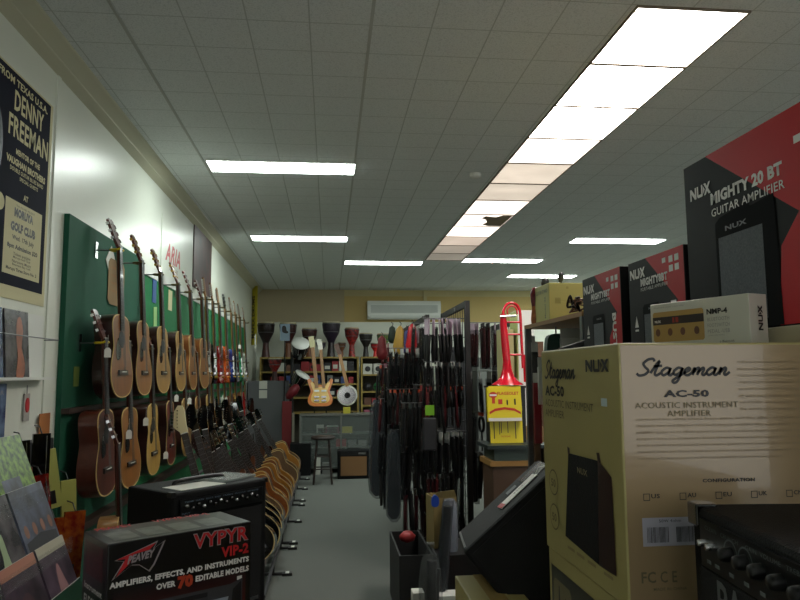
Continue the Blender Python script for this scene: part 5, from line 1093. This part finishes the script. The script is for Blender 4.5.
# djembe drums on top
hide = mat('drum_hide', (190, 180, 150), .6)
def djembe(px, w_px, ytop, ybot, body, foot, label, y=13.22, z0=1.936, rope=None, hide_m=None):
    X, _ = bp(px, 0, y); zt = 1.6-(ytop-374.5)*y/682.1; H = zt-z0; R = w_px*y/682.1/2
    t = thing('djembe', label, 'drum', (X, y, z0), group='goblet drums along the top of the back shelves')
    m = MB(); m.use(foot, True); m.lathe([(R*.50, 0), (R*.46, H*.06), (R*.36, H*.28), (R*.34, H*.42)], 20); m.use(body, True); m.lathe([(R*.34, H*.40), (R*.5, H*.5), (R*.84, H*.66), (R*.98, H*.85), (R*.96, H*.97)], 20, cap=False)
    m.build('shell', None, t)
    m = MB(); m.lathe([(R*.97, H*.955), (R*.96, H*.99), (R*.9, H), (0, H*1.0)], 20); m.build('drum_head', hide_m or hide, t)
    m = MB()
    for z_ in (.93, .70): 
        r = R*1.0 if z_ > .9 else R*.88; m.tube([(r*math.cos(a*PI/10), r*math.sin(a*PI/10), H*z_) for a in range(21)], .008, 6, False)
    m.build('ring', steel, t)
    m = MB()
    for a in range(20):
        a0, a1 = a*PI/10, (a+.5)*PI/10; m.tube([(R*math.cos(a0), R*math.sin(a0), H*.93), (R*.95*math.cos(a1), R*.95*math.sin(a1), H*.82), (R*.885*math.cos(a1), R*.885*math.sin(a1), H*.70)], .004, 4, False)
    m.build('rope_lacing', rope or black_p, t)
dr = mat('dark_red_wood', (74, 30, 28), .4, noise=.5, nscale=18); dk = mat('dark_wood', (40, 24, 26), .35, noise=.4, nscale=15); rp = mat('red_patterned', (170, 40, 34), .4, noise=.7, nscale=22, col2=(60, 20, 24)); bw = mat('brown_wood', (110, 66, 38), .45); gp = mat('green_patterned', (40, 120, 50), .4, noise=.6, nscale=20, col2=(110, 110, 30)); rd = mat('plain_red', (196, 30, 32), .4); pu = mat('dark_purple', (44, 30, 52), .4, noise=.4, nscale=14); bl = mat('near_black_wood', (34, 32, 30), .4)
djembe(267, 17, 322.5, 357, dk, dr, 'tall dark drum with red brown foot at the left end of the back shelf')
djembe(288.5, 17, 323, 357, dr, bw, 'brown drum with patterned foot behind the blue sign')
djembe(309.5, 15, 328.5, 357, dr, bw, 'brown drum with dark bowl behind the tilted white drum head')
djembe(331, 18, 322, 357, pu, dk, 'tall dark purple drum in the middle of the back shelf')
djembe(351.5, 14.5, 328, 357, rp, rp, 'red patterned drum beside the tall purple drum')
djembe(365.5, 13, 333.5, 357, bl, bl, 'plain black drum between the red patterned and the small red drum')
djembe(374.8, 9, 343.5, 357, rd, rd, 'small plain bright red drum on the back shelf')
djembe(383, 13, 334, 357, gp, gp, 'green patterned drum at the right end of the drum row')
djembe(321, 9.5, 342, 357, pu, pu, 'small dark drum left of the tall purple drum', y=13.12)
djembe(341.5, 8, 342.5, 357, bw, bw, 'small light brown drum right of the tall purple drum', y=13.12)
djembe(276, 13, 358, 380, rp, dr, 'dark red patterned drum standing below the shelf end at left', y=12.6, z0=1.6-(380-374.5)*12.6/682.1)
KX, KZ = bp(276, 380, 12.6)
m = MB(); m.box((KX-.44, 12.35, 0), (KX+.25, 12.85, KZ-.002)); m.use(mat('grey_partition', (84, 86, 88), .6)); tag(m.build('grey_cabinet', MATS['grey_partition']), 'plain grey cabinet in the far left corner behind the guitars', 'cabinet')
for i, (px, py) in enumerate([(265, 383), (265, 392)]):
    X, Z = bp(px, py, 12.34); m = MB(); m.box((-.07, -.012, -.07), (.07, -.001, .07)); o = m.build('framed_notice', bmats['white'], loc=(X, 12.348, Z-.02)); o['label'] = ['upper small white notice on the grey cabinet', 'lower small white notice on the grey cabinet'][i]; o['category'] = 'notice'
# long yellow banner in the corner
t = thing('yellow_banner', 'tall narrow yellow banner with dark lettering in the far left corner', 'banner', (-1.42, 12.95, 2.16), (0, 0, math.radians(-50)))
m = MB(); m.box((-.1, 0, 0), (.12, .01, 1.1)); m.build('cloth', mat('banner_yellow', (190, 176, 40), .5), t)
text('MAPEX DRUMS', 'lettering', ink, t, (0, -.002, 0), (0, 0, 1), (-1, 0, 0), .12, -.05, .8, .1, .04)
# blue picture sign
X, Z = bp(285.5, 341, 12.3)
t = thing('picture_sign', 'pale blue sign with a dark head shape hanging before the drums', 'sign', (X, 12.3, Z))
m = MB(); m.box((-.085, 0, 0), (.085, .01, .30)); m.build('board', mat('pale_blue_board', (120, 140, 156), .5), t)
pprint_('head_shape', ink, t, (0, -.001, 0), (1, 0, 0), (0, 0, 1), [smoothc([(-.05, .17), (-.02, .14), (.04, .13), (.06, .16), (.03, .18), (.02, .24), (-.01, .27), (-.05, .25)], 3, True)])
m = MB(); m.tube([(0, .02, .0), (0, .02, -Z+.01)], .012, 8); m.build('pole', black_p, t)
m = MB(); m.lathe([(.14, -Z+.001), (.14, -Z+.02), (.02, -Z+.03)], 16); m.build('base', black_p, t)
# tilted drums on a dark stand
def tilted_drum(label, px, py, r, H, Y, ax):
    X, Z = bp(px, py, Y)
    t = thing('hand_drum', label, 'drum', (X, Y, Z), ax)
    m = MB(); m.lathe([(r*.7, -H), (r*.85, -H*.7), (r*.98, -H*.2), (r*.98, -.01)], 22); m.build('shell', black_g, t)
    m = MB(); m.lathe([(r*1.0, -.02), (r, .0), (0, .004)], 22); m.build('drum_head', white_m, t)
    m = MB()
    for a in range(8): m.tube([(r*1.03*math.cos(a*PI/4), r*1.03*math.sin(a*PI/4), -.01), (r*.9*math.cos(a*PI/4), r*.9*math.sin(a*PI/4), -H*.6)], .006, 5)
    m.build('tension_rod', chrome, t); return X, Z
a1 = tilted_drum('tilted black drum with a white head above the double neck guitar', 301, 343, .155, .30, 12.0, (math.radians(42), math.radians(12), 0))
a2 = tilted_drum('lower tilted black drum with white head left of the double neck guitar', 303.5, 374, .14, .28, 12.2, (math.radians(16), math.radians(32), 0))
t = thing('drum_stand', 'black upright stand holding the two tilted drums', 'stand', (-.66, 12.35, 0))
m = MB(); m.tube([(0, 0, 0.02), (0, 0, 2.0)], .03, 10); m.build('pole', black_p, t)
m = MB(); m.tube([(0, 0, 1.95), (.06, -.2, 2.0)], .02, 8); m.build('arm', black_p, t); m = MB(); m.tube([(0, 0, 1.5), (.1, -.05, 1.5)], .02, 8); m.build('arm', black_p, t)
for a in range(3): m = MB(); m.tube([(0, 0, .35), (.28*math.cos(a*2.09), .28*math.sin(a*2.09), .015)], .015, 8); m.build('leg', black_p, t)
# red and white items left of the counter
t = thing('red_stand_banner', 'tall narrow dark red and white banner stand left of the glass counter', 'banner', (-.70, 11.95, 0))
m = MB(); m.box((-.1, 0, .02), (.06, .02, 1.15)); m.build('red_panel', mat('deep_red_panel', (112, 22, 26), .5), t)
m = MB(); m.box((.07, .0, .02), (.11, .02, .95)); m.build('white_strip', mat('off_white_strip', (150, 146, 130), .5), t)
m = MB(); m.box((-.12, -.08, 0), (.14, .12, .02)); m.build('base', black_p, t)
t = thing('soft_bag', 'bright red bag heaped on the red banner stand', 'bag', (-.62, 12.0, 1.32)); m = MB(); m.lathe([(0, -.16), (.12, -.12), (.17, 0), (.12, .1), (0, .13)], 14, Matrix.Rotation(.7, 4, 'Y') @ Matrix.Diagonal((.5, .6, 1.1, 1))); m.build('bag_body', mat('scarlet_bag', (110, 20, 32), .5), t)
# glass counter
CY = 11.33; glass2 = clear('counter_glass', (150, 160, 155), .03, .16)
t = thing('glass_counter', 'dark glass fronted counter with small goods at the back', 'counter', (-.48, CY, 0))
m = MB(); m.box((0, 0, .93), (1.35, .5, .955)); m.build('top', mat('counter_top', (96, 98, 92), .3), t)
for x in (0, .66, 1.31): m = MB(); m.box((x, 0, 0), (x+.03, .03, .93)); m.box((x, .47, 0), (x+.03, .5, .93)); m.build('post', MATS['counter_top'], t)
m = MB(); m.box((.03, .01, .1), (1.31, .015, .93)); m.build('front_glass', glass2, t)
for z in (.08, .40, .62): m = MB(); m.box((.03, .03, z), (1.31, .47, z+.02)); m.build('shelf', mat('counter_shelf', (70, 72, 66), .5), t)
m = MB(); m.box((0, .485, 0), (1.35, .5, .93)); m.build('back_panel', shelfback, t)
def goods(px0, px1, py0, py1, c, label):
    Y = CY+.12; xa, zb = bp(px0, py1, Y); xb, zt = bp(px1, py0, Y)
    zs = min([.10, .42, .64, .956], key=lambda q: abs(q-zb)); m = MB(); m.box((0, 0, 0), (xb-xa, .12, max(.04, zt-zb))); o = m.build('counter_goods', bmats[c], loc=(xa, Y, zs+.001)); tag(o, label, 'box')
for g in [(327, 338, 417, 424, 'white', 'row of white packets on the upper shelf of the glass counter'), (326, 339, 425, 431, 'pink', 'pink box on the upper counter shelf under the white packets'), (340, 352, 424, 430, 'yellow', 'yellow packet on the upper shelf of the counter'),
          (336, 346, 433, 440, 'red', 'red box on the lower counter shelf behind the stool'), (348, 356, 433, 439, 'grey', 'grey packet on the lower counter shelf beside the red box'), (358, 366, 433, 439, 'grey', 'grey packet at the right of the lower counter shelf'),
          (317, 324, 419, 427, 'white', 'white packet at the left of the upper counter shelf'), (318, 326, 427, 432, 'brown', 'brown packet low at the left of the counter'), (343, 350, 404, 410, 'yellow', 'yellow packet on top of the counter below the round guitar')]: goods(*g)
# double neck guitar and resonator guitar on the counter
sun = mat('sunburst_body', (214, 128, 66), .25, coat=.6); sunc = mat('sunburst_centre', (236, 196, 110), .25, coat=.6)
def neck(m, x0, z0, x1, z1, y, w_): d = Vector((x1-x0, 0, z1-z0)).normalized(); q = Vector((d.z, 0, -d.x))*w_/2; a = Vector((x0, y, z0)); b_ = Vector((x1, y, z1)); vs = [a+q, a-q, b_-q, b_+q]; m.add([tuple(v) for v in vs]+[tuple(v+Vector((0, .02, 0))) for v in vs], [(0, 1, 2, 3), (7, 6, 5, 4), (0, 4, 5, 1), (1, 5, 6, 2), (2, 6, 7, 3), (3, 7, 4, 0)])
Y = 11.6; X, Z = bp(320.5, 405, Y)
t = thing('double_neck_guitar', 'sunburst double neck electric guitar standing on the counter', 'guitar', (X, Y, .957))
m = MB(); m.tube([(-.1, .12, 0), (-.1, .04, .12)], .01, 6); m.tube([(.1, .12, 0), (.1, .04, .12)], .01, 6); m.tube([(-.12, .0, .10), (.12, .0, .10)], .01, 6); m.build('stand', black_p, t)
ol = smoothc([(0, 0), (.12, .005), (.18, .06), (.175, .15), (.14, .24), (.165, .33), (.19, .42), (.15, .44), (.11, .36), (.06, .33), (0, .34), (-.06, .33), (-.11, .37), (-.15, .44), (-.19, .42), (-.165, .33), (-.14, .24), (-.175, .15), (-.18, .06), (-.12, .005)], 3, True)
m = MB(); m.prism([(a*1.12, b_*1.03+.12) for a, b_ in ol], (0, -.03, 0), (1, 0, 0), (0, 0, 1), (0, .05, 0)); bd = m.build('body', sun, t)
m = MB(); m.prism([(a*.84, b_*.8+.17) for a, b_ in ol], (0, -.033, 0), (1, 0, 0), (0, 0, 1), (0, .003, 0)); m.build('pale_centre', sunc, bd)
for x in (-.06, .06):
    for z in (.26, .36, .20): m = MB(); m.box((x-.04, -.045, z), (x+.04, -.033, z+.03)); m.build('pickup', chrome if z != .36 else white_m, bd)
m = MB(); neck(m, -.06, .42, -.13, 1.10, -.045, .06); m.build('left_neck', maple, t); m = MB(); neck(m, .06, .42, .005, 1.06, -.045, .05); m.build('right_neck', maple, t)
m = MB(); neck(m, -.13, 1.10, -.16, 1.28, -.04, .09); m.build('left_headstock', cream, t); m = MB(); neck(m, .005, 1.06, -.03, 1.24, -.04, .08); m.build('right_headstock', whitefin, t)
Y = 11.55; X, Z = bp(347, 395, Y)
t = thing('resonator_guitar', 'round bodied silver resonator guitar standing on the counter', 'guitar', (X, Y, .957))
zc = Z-.957
def disc(m, r, y0, y1, n=28): m.lathe([(r, y0), (r, y1)], n, Matrix.Translation((0, 0, zc)) @ Matrix.Rotation(PI/2, 4, 'X'))
m = MB(); disc(m, .17, -.03, .03); m.build('body', bmats['white'], t)
m = MB(); disc(m, .145, .03, .036); m.build('resonator_plate', chrome, t)
m = MB(); disc(m, .05, .036, .045, 16); m.build('centre_cone', black_g, t)
m = MB(); m.tube([(0, .04, 0), (0, .03, zc-.1)], .012, 6); m.tube([(-.1, .04, 0), (.1, .04, 0.0)], .012, 6); m.build('stand', black_p, t)
m = MB(); neck(m, 0, zc+.15, -.13, zc+.68, -.045, .055); m.build('neck', maple, t)
m = MB(); neck(m, -.13, zc+.68, -.19, zc+.86, -.04, .075); m.build('headstock', walnut, t)
# stool and small amplifier
wood_d = mat('dark_stool_wood', (44, 32, 28), .5)
t = thing('bar_stool', 'dark wooden bar stool with round seat in front of the glass counter', 'stool', (-.09, 10.4, 0))
m = MB(); m.lathe([(.0, .64), (.165, .64), (.18, .655), (.18, .675), (.16, .69), (0, .69)], 24); m.build('seat', wood_d, t)
for a in range(4):
    c, s_ = math.cos(a*PI/2+PI/4), math.sin(a*PI/2+PI/4); m = MB(); m.tube([(.12*c, .12*s_, .65), (.19*c, .19*s_, 0.0)], [.018, .016], 8); m.build('leg', wood_d, t)
for z, r in ((.22, .175), (.40, .155)):
    for a in range(4):
        c, s_ = math.cos(a*PI/2+PI/4)*r, math.sin(a*PI/2+PI/4)*r; m = MB(); m.tube([(c, s_, z), (-s_, c, z)], .011, 6); m.build('rung', wood_d, t)
t = thing('combo_amplifier', 'small black combo amplifier with a tan grille in front of the glass counter', 'amplifier', (.13, 10.75, 0))
m = MB(); m.box((0, 0, 0), (.50, .24, .43), bev=.01); m.build('cabinet', black_v, t)
m = MB(); m.box((.05, -.006, .05), (.45, -.001, .34)); m.build('grille_cloth', mat('tan_grille', (126, 92, 56), .8, bump=.3, bscale=300), t)
m = MB(); m.box((.05, -.004, .355), (.45, -.001, .415)); m.build('control_panel', panel_dark, t)
m = MB(); m.box((.32, -.007, .37), (.43, -.0045, .40)); m.build('badge', chrome, t)
m = MB(); m.tube(smoothc([(.15, .12, .43), (.17, .12, .45), (.33, .12, .45), (.35, .12, .43)], 3), .008, 6); m.build('handle', black_p, t)
carton_thing('speaker_cabinet', 'dark speaker box left of the stool behind the far guitars', (-.62, 11.2, 0), 0, .33, .35, .50, black_v, 'speaker', tape=False)
for i, (px, py, w_, c) in enumerate([(318, 470, .10, 'white'), (327, 452, .14, 'grey')]):
    X, Z = bp(px, py, 11.3); m = MB(); m.box((-w_/2, 0, 0), (w_/2, .1, [.28, .18][i])); o = m.build('stock_box', bmats[c], loc=(X, 11.3, 0 if i == 0 else .0)); tag(o, ['small white box on the floor behind the stool', 'grey box on the floor behind the stool'][i], 'box')
t = thing('counter_end', 'dark cupboard right of the small combo amplifier behind the racks', 'cupboard', (.9, 11.3, 0)); m = MB(); m.box((0, 0, 0), (.9, .6, .9)); m.build('body', mat('dark_cupboard', (40, 36, 32), .6), t); m = MB(); m.box((.1, -.01, .1), (.42, -.001, .8)); m.box((.48, -.01, .1), (.8, -.001, .8)); m.build('door', wood_d, t)
# a far rack of dark cases right of the racks, and stock against the right part of the back wall
for i, (x, y, w_, h, c) in enumerate([(2.1, 12.8, .6, 2.1, 'black'), (2.8, 12.8, .6, 1.9, 'grey'), (3.5, 12.8, .6, 2.2, 'brown')]):
    t = thing('tall_cabinet', '%s tall cabinet against the back wall right of the pine shelves' % c, 'cabinet', (x, y, 0)); m = MB(); m.box((0, 0, 0), (w_, .5, h)); m.build('body', bmats[c], t); m = MB(); m.box((.03, -.012, .05), (w_-.03, -.001, h-.05)); m.build('door', bmats[c], t)
